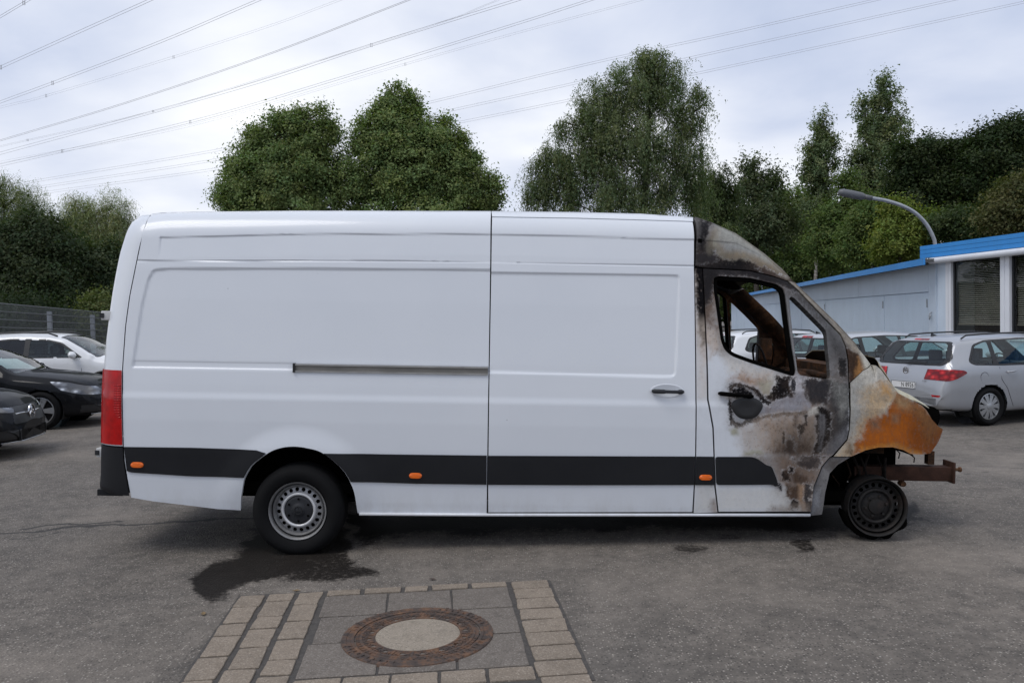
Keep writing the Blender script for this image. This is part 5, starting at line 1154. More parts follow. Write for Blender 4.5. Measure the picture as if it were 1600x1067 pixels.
def tree(name, label, Y, base_px, blobs, n_leaf, leaf, col, mode='bunch', bark='bark', dens=1., group=None, seed=0, spread=.42, stems=1, trunk_r=None, per=34, long=1.0, dz=0., clump=.26, limb=1., wide=.45):
    """crown of leaf sprays filling lobes given as (px, py, rx, ry[, depth offset]) seen at depth Y"""
    n_leaf = int(n_leaf * 1.55); leaf *= .80; rs = np.random.RandomState(seed + 11); s = Y / F_PX
    bx = P(base_px, 500, Y)[0]; root = empty(name, (bx, Y, 0), (0, 0, 0), label, 'tree' if 'shrub' not in name else 'shrub', group)
    B = np.array([bx, Y, 0.]); C, Rr = [], []
    for b in blobs:
        c = P(b[0], b[1], Y) - B; c[1] += (b[4] if len(b) > 4 else 0); C.append(c); Rr.append((b[2] * s, b[2] * s * .85, b[3] * s))
    C, Rr = np.array(C), np.array(Rr); vol = Rr[:, 0] * Rr[:, 1] * Rr[:, 2]; pr = vol ** .72; pr /= pr.sum()
    nc = max(8, int(n_leaf / per)); which = rs.choice(len(C), nc, p=pr)
    d = rs.normal(size=(nc, 3)); d /= np.linalg.norm(d, axis=1)[:, None]; rad = rs.rand(nc) ** .42 * 1.03
    lump_ = 1 + .30 * np.sin(d[:, 0] * 7 + which * 2) * np.cos(d[:, 2] * 6 + which) + .10 * rs.normal(size=nc)
    cc = C[which] + d * Rr[which] * (rad * lump_)[:, None]
    # gather the sprays round boughs so that the crown shows clumps and gaps
    nb = max(6, int(len(cc) / 26)); sub = cc[rs.choice(len(cc), nb, replace=False)]
    for s0 in range(0, len(cc), 4000):
        blk = cc[s0:s0 + 4000]; dd = ((blk[:, None, :] - sub[None]) ** 2).sum(2); j_ = dd.argmin(1); cc[s0:s0 + 4000] = blk + (sub[j_] - blk) * clump
    ok_ = cc[:, 2] > .4; cc = cc[ok_]; which = which[ok_]; nc = len(cc)
    # leaves of each spray
    k = np.repeat(np.arange(nc), per); N = len(k); sz = (spread * (.6 + .8 * rs.rand(nc)))[k]
    if mode == 'bunch':
        off = rs.normal(size=(N, 3)) * sz[:, None] * np.array([.55, .55, .42])
    elif mode == 'droop':                                   # hanging twigs
        tw = rs.randint(0, 5, N) + k * 5; trs = np.random.RandomState(seed + 5); T = trs.normal(size=(nc * 5, 2)) * spread * .6; Ln = trs.rand(nc * 5) * long + .3 * long
        u = rs.rand(N); off = np.stack([T[tw, 0] * (.5 + .5 * u), T[tw, 1] * (.5 + .5 * u), -u * Ln[tw]], 1) + rs.normal(size=(N, 3)) * .05
    else:                                                   # 'up': ascending sprays
        u = rs.rand(N); dirc = rs.normal(size=(nc, 3)) * np.array([.45, .45, .25]) + np.array([0, 0, .75]); off = dirc[k] * (u * spread * 1.8)[:, None] + rs.normal(size=(N, 3)) * spread * .26
    Pn = cc[k] + off
    L = leaf * (.6 + .7 * rs.rand(N)); out = (cc - C[which]) / Rr[which]; out /= np.linalg.norm(out, axis=1)[:, None] + 1e-9
    nrm = out[k] * .8 + np.array([0, 0, .55]) + rs.normal(size=(N, 3)) * .55; nrm /= np.linalg.norm(nrm, axis=1)[:, None]      # leaves turn outwards and up to the light
    a = rs.normal(size=(N, 3)) * (.35 if mode == 'droop' else 1.) + (np.array([0, 0, -1.]) if mode == 'droop' else 0.); a -= nrm * (a * nrm).sum(1)[:, None]; a /= np.linalg.norm(a, axis=1)[:, None] + 1e-9; b = np.cross(nrm, a)
    wd = .80 if mode != 'droop' else wide
    V = np.empty((N, 3, 3)); V[:, 0] = Pn - a * L[:, None] * .5 - b * (L * wd * .5)[:, None]; V[:, 1] = Pn + a * L[:, None] * .7; V[:, 2] = Pn - a * L[:, None] * .35 + b * (L * wd * .5)[:, None]
    V = V.reshape(-1, 3); V[:, 2] = np.maximum(V[:, 2], .02)
    base = np.array(col); cv = (.80 + .40 * rs.rand(nc))[k] * (.86 + .28 * rs.rand(N)); hue = (rs.rand(nc) - .5)[k] * .26
    cl = base[None] * cv[:, None] * np.stack([1 + hue * 1.2, np.ones(N), 1 - hue * .6], 1); cl = np.repeat(np.clip(cl, .004, .6), 3, 0)
    mk('crown', V, np.arange(N * 3).reshape(-1, 3), 'leaf', root, cols=cl)
    # trunk, limbs and branches
    m = MB(); H = float(C[:, 2].max()); tr = trunk_r or max(.10, H * .018); rr = random.Random(seed)
    top = C[np.argmax(C[:, 2] + Rr[:, 2] * .3)] + np.array([0, 0, 0.])
    for st in range(stems):
        o = Vector((rr.uniform(-.5, .5) * (stems > 1), rr.uniform(-.5, .5) * (stems > 1), 0)); tp = Vector(top) * .97 if stems == 1 else Vector(C[st % len(C)])
        pts = [o + (tp - o) * u_ + Vector((rr.uniform(-.12, .12), rr.uniform(-.12, .12), 0)) * (0 if u_ == 0 else H * .05) for u_ in (0, .12, .3, .5, .7, .88, 1)]
        pts[0].z = -.05; m.tube(pts, [tr * 1.25 / stems ** .4, tr / stems ** .4, tr * .85 / stems ** .4, tr * .65 / stems ** .4, tr * .45 / stems ** .4, tr * .25 / stems ** .4, tr * .08], 8)
        main = pts
    for i in range(len(C)):
        e = Vector(C[i]); f_ = min(.85, max(.18, (e.z - .6 * math.hypot(e.x, e.y) - .3) / max(H, .1))); u_ = f_ * 6; j = min(5, int(u_)); s0 = main[j].lerp(main[j + 1], u_ - j)
        if (e - s0).length < .3: continue
        mid = s0.lerp(e, .5) + Vector((rr.uniform(-.2, .2), rr.uniform(-.2, .2), .12 * (e - s0).length)); m.tube([s0, mid, e], [tr * .42 * limb, tr * .28 * limb, tr * .12 * limb], 6)
        for _ in range(5):
            dd = Vector((rr.gauss(0, 1), rr.gauss(0, 1), rr.gauss(.25, .8))).normalized(); m.tube([mid.lerp(e, rr.random()), e + Vector((dd.x * Rr[i, 0], dd.y * Rr[i, 1], dd.z * Rr[i, 2])) * .8], [tr * .12, tr * .03], 5, False)
    m.build('trunk', bark, root, True)
    return root
LIN, LIN2 = (.158, .205, .078), (.164, .212, .080)
GC = 'trees growing behind the lot'
tree('broad_tree', 'rounded broadleaf tree above the rear half of the van', 42, 440, [(440, 300, 85, 70), (400, 290, 55, 60), (480, 255, 52, 62), (445, 235, 48, 42), (500, 225, 30, 40), (425, 215, 26, 32), (462, 195, 30, 24), (510, 195, 14, 20), (372, 315, 36, 40), (395, 240, 30, 34), (505, 300, 40, 60), (430, 380, 85, 80), (500, 176, 11, 14), (425, 182, 12, 16), (445, 176, 10, 14), (470, 172, 12, 14), (395, 205, 12, 16), (360, 262, 14, 18), (348, 300, 12, 20), (520, 215, 12, 18)], 92000, .145, LIN, seed=1, group=GC)
tree('broad_tree', 'pointed broadleaf tree above the middle of the van', 42, 640, [(615, 270, 62, 70), (660, 255, 58, 66), (610, 205, 46, 46), (645, 205, 40, 40), (608, 165, 22, 32), (610, 140, 9, 14), (640, 170, 16, 24), (700, 275, 52, 55), (690, 220, 34, 30), (735, 295, 40, 44), (760, 318, 30, 34), (715, 240, 22, 26), (570, 225, 30, 32), (560, 290, 45, 50), (660, 380, 110, 80), (640, 152, 10, 16), (655, 165, 10, 14), (585, 182, 12, 16), (568, 195, 10, 14), (700, 190, 10, 14), (718, 215, 11, 14), (740, 250, 12, 16), (770, 280, 12, 16), (782, 300, 10, 16)], 112000, .145, LIN2, seed=2, group=GC)
BIR = (.132, .165, .078)
tree('birch_tree', 'tall drooping birch above the sliding door of the van', 40, 1000, [(990, 130, 62, 48), (1015, 100, 50, 30), (945, 150, 48, 44), (1055, 140, 46, 56), (985, 210, 92, 62), (920, 225, 55, 60), (1065, 225, 44, 62), (880, 235, 46, 42), (870, 285, 55, 44), (835, 290, 26, 34), (950, 290, 75, 60), (1040, 290, 60, 62), (1085, 270, 30, 55), (1095, 170, 16, 60), (850, 245, 22, 22), (920, 175, 30, 26), (1000, 380, 130, 70), (1015, 82, 26, 16), (880, 190, 14, 18)], 150000, .125, BIR, 'droop', 'bark', seed=3, spread=.55, long=1.3, group=GC, trunk_r=.26, limb=.45, per=44, clump=.42, wide=.5)
tree('broad_tree', 'low leafy tree just right of the birch', 46, 1120, [(1118, 285, 26, 34), (1135, 310, 30, 40), (1100, 320, 34, 40), (1120, 360, 44, 40)], 20000, .16, (.06, .082, .034), 'droop', seed=4, spread=.4, long=.6, group=GC)
tree('broad_tree', 'grey green tree with spiky shoots behind the cab roof', 70, 1185, [(1185, 310, 36, 34), (1170, 285, 16, 26), (1210, 290, 14, 26), (1195, 360, 60, 44), (1178, 262, 7, 18), (1150, 360, 40, 44)], 22000, .22, (.085, .108, .055), 'up', seed=5, spread=.8, group=GC)
AS = (.135, .168, .082)
tree('aspen_tree', 'slender aspen left of the lamp head', 66, 1272, [(1282, 205, 14, 20), (1290, 232, 20, 22), (1275, 240, 18, 26), (1282, 270, 26, 24), (1262, 278, 16, 18), (1285, 300, 22, 22), (1275, 330, 26, 24)], 12000, .20, AS, 'up', 'birch_bark', seed=6, spread=.6, group=GC, trunk_r=.16)
tree('aspen_tree', 'tallest slender aspen with a forked top', 66, 1362, [(1375, 140, 14, 20), (1372, 170, 24, 20), (1350, 180, 16, 24), (1395, 160, 12, 16), (1405, 188, 18, 18), (1385, 205, 34, 22), (1360, 215, 24, 26), (1370, 245, 36, 28), (1400, 232, 18, 22), (1345, 265, 26, 24), (1372, 285, 40, 30), (1360, 320, 44, 34)], 22000, .20, AS, 'up', 'birch_bark', seed=7, spread=.6, group=GC, trunk_r=.2)
OAK = (.036, .054, .020)
tree('oak_tree', 'dark oak left of the tallest dark crown behind the office', 52, 1450, [(1445, 240, 44, 30), (1420, 262, 40, 40), (1470, 265, 44, 42), (1505, 235, 30, 26), (1440, 305, 50, 40), (1500, 300, 46, 44), (1460, 340, 60, 36)], 40000, .19, OAK, seed=8, group=GC, spread=.5)
tree('oak_tree', 'tallest dark oak at the right edge of the picture', 50, 1570, [(1560, 215, 40, 30), (1590, 215, 40, 34), (1540, 250, 40, 36), (1585, 262, 60, 44), (1550, 300, 44, 36), (1610, 300, 50, 50), (1520, 285, 24, 24)], 42000, .19, OAK, seed=9, group=GC, spread=.5)
tree('broad_tree', 'olive green tree with autumn tint at the right edge above the office', 34, 1585, [(1575, 320, 42, 32), (1600, 300, 40, 34), (1560, 345, 40, 22), (1620, 340, 50, 40)], 15000, .13, (.085, .088, .035), seed=10, group=GC)
MIDG, BRG = (.098, .140, .042), (.150, .185, .040)
for i, (px, Y, bl, col, lab) in enumerate((
        (1240, 88, [(1240, 330, 40, 40), (1215, 350, 40, 40), (1262, 320, 28, 40), (1240, 390, 60, 44), (1225, 305, 18, 22)], MIDG, 'mid green tree between the cab roof and the left aspen'),
        (1310, 62, [(1310, 350, 42, 44), (1330, 320, 30, 36), (1300, 385, 50, 44), (1325, 280, 18, 24)], MIDG, 'mid green tree behind the lamp head'),
        (1420, 46, [(1420, 345, 34, 30), (1405, 360, 36, 34), (1440, 365, 34, 26), (1410, 390, 50, 26), (1395, 325, 18, 18)], BRG, 'bright green tree inside the curve of the lamp arm'),
        (1360, 56, [(1360, 350, 40, 40), (1345, 380, 44, 36), (1375, 385, 40, 34), (1372, 320, 24, 26)], MIDG, 'mid green tree under the tall aspen'),
        (1265, 78, [(1270, 380, 50, 50), (1290, 360, 36, 36)], (.080, .112, .040), 'darker green tree below the left aspen'),
        (1175, 92, [(1165, 390, 60, 50), (1130, 380, 50, 50), (1200, 400, 50, 50), (1170, 445, 70, 32), (1120, 440, 50, 36)], (.080, .112, .040), 'dark green tree behind the burnt windscreen pillar'),
        (1310, 70, [(1310, 425, 70, 44), (1250, 430, 60, 40), (1370, 420, 60, 40)], (.072, .102, .034), 'dark green bushy tree right above the garage roof'),
        (1500, 44, [(1490, 352, 40, 28), (1530, 355, 40, 24)], (.045, .068, .024), 'low dark tree directly behind the office roof'))):
    tree('broad_tree', lab, Y, px, bl, 15000, .0030 * Y + .03, col, seed=20 + i, group=GC, spread=.0105 * Y)
# left side, behind the fence
WIL = (.225, .250, .120)
tree('willow_tree', 'pale weeping willow left of the van roof', 38, 150, [(140, 325, 50, 36), (180, 325, 36, 38), (110, 350, 40, 44), (165, 370, 50, 50), (195, 345, 20, 40), (150, 400, 60, 50), (120, 312, 26, 18)], 66000, .13, WIL, 'droop', seed=30, spread=.38, long=2.0, group=GC, wide=.22, per=60)
tree('willow_tree', 'green willow at the left edge of the picture', 34, 15, [(5, 285, 30, 26), (30, 300, 40, 36), (-30, 320, 50, 60), (20, 350, 60, 50), (60, 330, 30, 34)], 36000, .105, (.150, .185, .080), 'droop', seed=31, spread=.38, long=1.5, group=GC, wide=.25, per=50)
DK = (.046, .064, .030)
tree('broad_tree', 'dark dense tree behind the fence at the left edge', 31, 30, [(20, 390, 70, 50), (60, 370, 50, 45), (-30, 420, 60, 60), (50, 440, 80, 45), (85, 400, 34, 40)], 42000, .12, DK, seed=32, group=GC)
tree('broad_tree', 'dark dense tree behind the fence beside the van tail', 33, 140, [(130, 430, 60, 44), (110, 400, 40, 36), (160, 420, 50, 50), (180, 440, 50, 40), (145, 465, 60, 30)], 34000, .12, (.060, .082, .040), seed=33, group=GC)
tree('leafy_shrub', 'bright leafy shrub at the fence next to the van tail', 28.6, 155, [(158, 470, 18, 14), (145, 478, 16, 12), (175, 480, 20, 18), (160, 505, 34, 26)], 6000, .10, (.105, .125, .045), seed=34, group='shrubs along the fence')
for i, (px, Y, w) in enumerate(((20, 27, 60), (90, 30, 50), (-60, 25, 60))):
    tree('leafy_shrub', ('dark shrub behind the fence at the left edge', 'dark shrub behind the fence between the posts', 'dark shrub behind the fence outside the left edge')[i], Y, px, [(px, 485, w, 24), (px + 20, 505, w, 30), (px - 20, 515, w, 34)], 15000, .11, (.028, .042, .018), seed=40 + i, group='shrubs along the fence')

# far wood that closes the lot on every side of the big trees
rs = np.random.RandomState(77); N = 60000; th = rs.uniform(R(-62), R(62), N); dist = 105 + rs.rand(N) * 14
lob = 3.6 + 1.6 * fbm(th * 14 + 3, th * 0 + 2, 4) + 1.2 * np.sin(th * 41) * .3; zz_ = lob * rs.rand(N) ** .6
Pc = np.stack([np.sin(th) * dist, np.cos(th) * dist, zz_ + .2], 1); a = rs.normal(size=(N, 3)); a /= np.linalg.norm(a, axis=1)[:, None]; b = np.cross(a, rs.normal(size=(N, 3))); b /= np.linalg.norm(b, axis=1)[:, None]
V = np.stack([Pc - a * .45 - b * .3, Pc + a * .5, Pc - a * .3 + b * .35], 1).reshape(-1, 3); V[:, 2] = np.maximum(V[:, 2], .02)
cl = np.repeat(np.array([[.060, .085, .030]]) * (.6 + .8 * rs.rand(N))[:, None], 3, 0)
tag(mk('far_wood', V, np.arange(N * 3).reshape(-1, 3), 'leaf', cols=cl), 'low dark green wood far behind the lot', kind='stuff')
# ------------------------------------------------------------------ parked cars
def carpaint(name, c, metal=.0, rough=.35, flake=0.):
    t = NT(name); p = t.coord(); n = t.noise(p, 1.5, 4, .6); d = t.noise(p, 25, 5, .7)
    cc = t.mix(t.range(n, .3, .7), c, tuple(x * .92 for x in c)); cc = t.mix(t.math('MULTIPLY', t.range(d, .55, .8), .10), cc, (.20, .19, .17))
    t.set(color=cc, rough=rough, metal=metal, coat=.5 if sum(c) > .3 else .30, coatr=.03, spec=.5 if sum(c) > .3 else .1); MAT[name] = t.m
def red_lamp():
    t = NT('car_lamp_red'); p = t.coord(); v = t.voronoi(t.mapping(p, (1, 1, 1.4)), 11, 'F1', 0)
    t.set(color=t.ramp(v, [(.15, (.62, .03, .03)), (.4, (.36, .006, .008)), (.7, (.14, .002, .003))]), rough=.2, coat=.3, coatr=.03, spec=.3); MAT['car_lamp_red'] = t.m
def lamp_clear():
    t = NT('car_lamp_clear'); p = t.coord(); v = t.voronoi(t.mapping(p, (1, .6, 1.6)), 7, 'F1', 0); n = t.noise(p, 40, 3, .6)
    t.set(color=t.ramp(v, [(.12, (.70, .72, .75)), (.28, (.20, .21, .23)), (.6, (.06, .06, .065))]), rough=.15, metal=.3, coat=1.0, coatr=.02); MAT['car_lamp_clear'] = t.m
carpaint('paint_silver', (.42, .43, .45), .55, .38); carpaint('paint_silver2', (.50, .51, .53), .35, .36); carpaint('paint_white', (.72, .73, .74)); carpaint('paint_black', (.004, .0045, .006), 0, .6)
glass('car_glass', (.74, .87, .85), .015, .85); glass('car_glass_dark', (.22, .25, .25), .015, .9)
simple('trim_black', (.012, .012, .013), .4); simple('seat_cloth', (.045, .048, .055), .85); simple('chrome', (.62, .62, .63), .12, 1.0, var=.05); simple('alloy', (.42, .43, .44), .3, .7)
red_lamp(); simple('plate_white', (.70, .70, .69), .4); simple('plate_ink', (.01, .01, .01), .5); lamp_clear(); simple('liner', (.006, .006, .006), .95)

def _unused(): pass
def pch(pts):                                # smooth monotone-ish interpolation table
    p = np.array(pts, float)
    def f(x):
        x = np.asarray(x, float); i = np.clip(np.searchsorted(p[:, 0], x) - 1, 0, len(p) - 2)
        h = np.diff(p[:, 0]); dl = np.diff(p[:, 1]) / h; m = np.zeros(len(p))
        for k in range(1, len(p) - 1):
            m[k] = 0 if dl[k - 1] * dl[k] <= 0 else 2 * dl[k - 1] * dl[k] / (dl[k - 1] + dl[k])
        m[0], m[-1] = dl[0], dl[-1]; t = np.clip((x - p[i, 0]) / h[i], 0, 1)
        return (2 * t**3 - 3 * t**2 + 1) * p[i, 1] + (t**3 - 2 * t**2 + t) * h[i] * m[i] + (-2 * t**3 + 3 * t**2) * p[i + 1, 1] + (t**3 - t**2) * h[i] * m[i + 1]
    return f
def text_mesh(name, fc):
    tmp = bpy.data.objects.new('tmp', fc); COL.objects.link(tmp); me = bpy.data.meshes.new_from_object(tmp.evaluated_get(bpy.context.evaluated_depsgraph_get())); me.name = name
    bpy.data.objects.remove(tmp); o = bpy.data.objects.new(name, me); COL.objects.link(o); return o
class Car:
    """body lofted from cross-sections; x runs from tail (0) to nose (L), y to the left"""
    def __init__(s, spec, step):
        s.k = spec; s.zt, s.W, s.belt, s.zb = pch(spec['top']), pch(spec['width']), pch(spec['belt']), pch(spec['bottom'])
        prof = np.array(spec['top'], float); xs = np.linspace(0, spec['L'], 900); zz = s.zt(xs); ww = s.W(xs)
        arc = np.concatenate([[0], np.cumsum(np.sqrt(np.diff(xs) ** 2 + np.diff(zz) ** 2 + np.diff(ww) ** 2))]); n = int(arc[-1] / step)
        s.xs = np.interp(np.linspace(0, arc[-1], n + 1), arc, xs); s.step = step
        rows = [s.section(x) for x in s.xs]; s.rows = np.array(rows)          # (stations, pts, 2)
    def section(s, x):
        zt, W, zb = float(s.zt(x)), float(s.W(x)), float(s.zb(x)); crown = .075 if zt > 1.2 else .06
        zc = zt - crown; belt = min(float(s.belt(x)), zc - .10); Ws = W * .972; gh = max(0, zc - belt - .1)
        Wc = Ws - s.k.get('tumble', .40) * gh - .055 - (.05 if zt < 1.15 else 0)
        ctl = [(0, zb), (W * .90, zb), (W * .965, zb + .05), (W * .985, zb + .16), (W, zb + (belt - zb) * .55), (W * .995, belt - .10), (Ws, belt), (Wc, zc), (Wc * .72, zc + crown * .62), (Wc * .4, zc + crown * .9), (0, zt)]
        seg = [3, 2, 4, 8, 6, 4, 16, 6, 4, 5]; pts = []
        for (a, b), m in zip(zip(ctl[:-1], ctl[1:]), seg):
            for k in range(m): t = k / m; pts.append((a[0] + (b[0] - a[0]) * t, a[1] + (b[1] - a[1]) * t))
        pts.append(ctl[-1]); q = np.array(pts)
        for _ in range(3):
            q[1:-1] = q[1:-1] * .5 + (q[:-2] + q[2:]) * .25
        q[0, 0] = 0; q[-1, 0] = 0; return q
    def side_y(s, x, z):
        i = int(np.clip(np.searchsorted(s.xs, x), 0, len(s.xs) - 1)); r = s.rows[i]; j = np.argmax(r[:, 0] > r[:, 0].max() * .95); j = max(3, j)
        rr = r[4:]; return float(np.interp(z, rr[:, 1], rr[:, 0]))
    def build(s, root, paint, regions, wheels, ra, lip=True):
        n, m = s.rows.shape[:2]
        R_ = np.zeros((n, 2 * m - 1, 3)); R_[:, :m, 0] = s.xs[:, None]; R_[:, :m, 1] = s.rows[:, :, 0]; R_[:, :m, 2] = s.rows[:, :, 1]
        R_[:, m:, 0] = s.xs[:, None]; R_[:, m:, 1] = -s.rows[:, ::-1, 0][:, 1:]; R_[:, m:, 2] = s.rows[:, ::-1, 1][:, 1:]
        k = 2 * m - 1; V = R_.reshape(-1, 3); idx = np.arange(n * k).reshape(n, k)
        F = np.stack([idx[:-1, :-1], idx[1:, :-1], idx[1:, 1:], idx[:-1, 1:]], -1).reshape(-1, 4)
        # wheel openings
        c = V[F].mean(1); side = np.abs(c[:, 1]) > .55 * s.W(c[:, 0]); keep = np.ones(len(F), bool)
        for xw in wheels:
            keep &= ~(side & (np.hypot(c[:, 0] - xw, c[:, 2] - s.k['rw'] * .98) < ra) )
        F = F[keep]; used = np.unique(F)
        for xw in wheels:
            d = np.hypot(V[:, 0] - xw, V[:, 2] - s.k['rw'] * .98); near = (d < ra) & (np.abs(V[:, 1]) > .55 * s.W(V[:, 0])) & (d > .01)
            sc = np.where(near, ra / np.maximum(d, .01), 1); V[:, 0] = xw + (V[:, 0] - xw) * sc; V[:, 2] = s.k['rw'] * .98 + (V[:, 2] - s.k['rw'] * .98) * sc
        e1, e2 = V[F[:, 1]] - V[F[:, 0]], V[F[:, 3]] - V[F[:, 0]]; nr = np.cross(e1, e2); nr /= np.linalg.norm(nr, axis=1)[:, None] + 1e-9
        c = V[F].mean(1)
        flip = -1 if (nr * (c - np.array([s.k['L'] / 2, 0, .6]))).sum() < 0 else 1
        if flip < 0: F = F[:, ::-1]
        nr = nr * flip; vn = np.zeros_like(V)
        for j in range(4): np.add.at(vn, F[:, j], nr)
        vn /= np.linalg.norm(vn, axis=1)[:, None] + 1e-9
        free = np.ones(len(F), bool); masks = []; done = np.zeros(len(V), bool)
        for (nm, mat, poly, ax, cond, off_) in regions:        # pull the edge vertices of each region onto its outline
            mk_ = free & (sdf(poly, c[:, ax[0]], c[:, ax[1]]) > 0) & (cond(c, nr) if cond else True); free &= ~mk_; masks.append(mk_)
            vi = np.intersect1d(np.unique(F[mk_]), np.unique(F[~mk_])); vi = vi[~done[vi]]
            if len(vi) == 0: continue
            e = 1e-3; a_, b_ = V[vi, ax[0]].copy(), V[vi, ax[1]].copy(); g = sdf(poly, a_, b_); ga = (sdf(poly, a_ + e, b_) - sdf(poly, a_ - e, b_)) / (2 * e); gb = (sdf(poly, a_, b_ + e) - sdf(poly, a_, b_ - e)) / (2 * e)
            ok = np.abs(g) < s.step * 1.1; V[vi[ok], ax[0]] -= (g * ga)[ok]; V[vi[ok], ax[1]] -= (g * gb)[ok]; done[vi[ok]] = True
        for (nm, mat, poly, ax, cond, off_), mk_ in zip(regions, masks):
            if not mk_.any(): continue
            f = F[mk_]
            # separate left and right pieces of one kind
            parts = [f] if nm in ('windscreen', 'rear_window', 'grille', 'lower_grille', 'roof_glass', 'diffuser', 'window_trim', 'sill_trim', 'tailgate_trim', 'brake_light') else [f[c[mk_][:, 1] > 0], f[c[mk_][:, 1] <= 0]]
            for g in parts:
                if len(g) == 0: continue
                u, inv = np.unique(g, return_inverse=True); o = mk(nm, V[u] + vn[u] * off_, inv.reshape(-1, 4), mat, root, True, None, vn[u])
        f = F[free]; u, inv = np.unique(f, return_inverse=True); mk('body', V[u], inv.reshape(-1, 4), paint, root, True, None, vn[u])
        # end caps
        for row in (R_[0], R_[-1]):
            cen = row.mean(0); MB().add([tuple(p_) for p_ in row] + [tuple(cen)], [(i, (i + 1) % k, k) for i in range(k)]).build('end_panel', paint, root, True)
        W_ = float(s.W(s.k['L'] / 2))
        for xw in wheels:
            for sg in (-1, 1): MB().lathe([(ra + .004, sg * W_ * .955), (ra + .004, sg * (W_ - .30)), (0, sg * (W_ - .31))], 30, 'y', (xw, 0, s.k['rw'] * .98), R(-25), R(205)).build('wheel_arch_liner', 'liner', root, True)
def poly_in(poly, a, b):
    return lambda c, n: sdf(poly, c[:, a], c[:, b]) > 0
def car_wheel(root, x, y, r, rim, spokes, mat, sgn, wide=.036, twin=False, cap=True):
    w = empty_part('wheel', (x, y, r), root); w.rotation_euler = (0, 0, 0 if sgn < 0 else math.pi)
    tyre(w, rim, r, .20, 'rubber'); b = MB().lathe([(rim + .006, -.06), (rim + .004, -.082), (rim - .010, -.084), (rim - .016, -.05), (rim - .02, .05)], 48, 'y'); b.build('rim', mat, w, True, 50)
    MB().lathe([(rim, -.02), (0, -.02)], 32, 'y').build('brake', 'liner', w)
    m = MB()
    for i in range(spokes):
        a = 2 * math.pi * i / spokes
        for da in ((-.11, .11) if twin else (0,)):
            M = Matrix.Rotation(-(a + da), 4, 'Y'); V = [M @ Vector(p_) for p_ in ((.03, -.088, -wide * .5), (.03, -.088, wide * .5), (rim - .012, -.078, wide * .62), (rim - .012, -.078, -wide * .62), (.03, -.06, -wide * .5), (.03, -.06, wide * .5), (rim - .012, -.05, wide * .62), (rim - .012, -.05, -wide * .62))]
            m.add(V, [(0, 1, 2, 3), (4, 7, 6, 5), (0, 4, 5, 1), (1, 5, 6, 2), (2, 6, 7, 3), (3, 7, 4, 0)])
    m.build('spokes', mat, w); MB().lathe([(.055, -.075), (.05, -.094), (.03, -.098), (0, -.098)], 24, 'y').build('hub', mat, w, True, 40); return w
def cabin(root, x_front, x_rear, W, seat_z=.62, head=1.18, steer=None):
    for (x, ys) in ((x_front, (-.36, .36)), (x_rear, (-.38, 0, .38))):
        for y in ys:
            m = MB().box((x - .10, y - .23, .35), (x + .02, y + .23, head - .20)); o = m.build('seat_back', 'seat_cloth', root); bevel(o, .05, 3)
            h = MB().box((x - .12, y - .13, head - .16), (x - .03, y + .13, head + .02)).build('headrest', 'seat_cloth', root); bevel(h, .04, 3)
    MB().box((x_front + .75, -W + .15, .55), (x_front + 1.15, W - .15, .92)).build('dashboard', 'seat_cloth', root)
    c = np.array([x_front + .55, .36, .92]); MB().tube([c + np.array([-.07 * math.sin(a), .18 * math.cos(a), .17 * math.sin(a)]) for a in np.linspace(0, 2 * math.pi, 21)], .014, 6, False).build('steering_wheel', 'seat_cloth', root, True)
    MB().box((.5, -W + .1, .34), (x_front + 1.0, W - .1, .40)).build('cabin_floor', 'seat_cloth', root)
def mirror(root, car, x, z, sgn, paint):
    y = sgn * (car.side_y(x, z) + .10); o = lump('door_mirror', (x + .02, y + sgn * .02, z + .02), (.075, .115, .075), paint, 3, 2, root); MB().box((x - .02, min(sgn * car.side_y(x, z) * .97, y), z - .045), (x + .03, max(sgn * car.side_y(x, z) * .97, y), z - .02)).build('mirror_foot', 'trim_black', root); return o
def seam(root, car, pts, sgn, nm='door_seam'):
    P_ = [(x, sgn * (car.side_y(x, z) + .0005), z) for x, z in pts]; MB().tube(P_, .0045, 5).build(nm, 'trim_black', root)
def dhandle(root, car, x, z, sgn, mat):
    P_ = [(x + k * .05 - .10, sgn * (car.side_y(x, z) + (.012 if k in (0, 4) else .032)), z + .004 * k) for k in range(5)]; MB().tube(P_, [.010, .014, .015, .014, .010], 8).build('door_handle', mat, root, True)

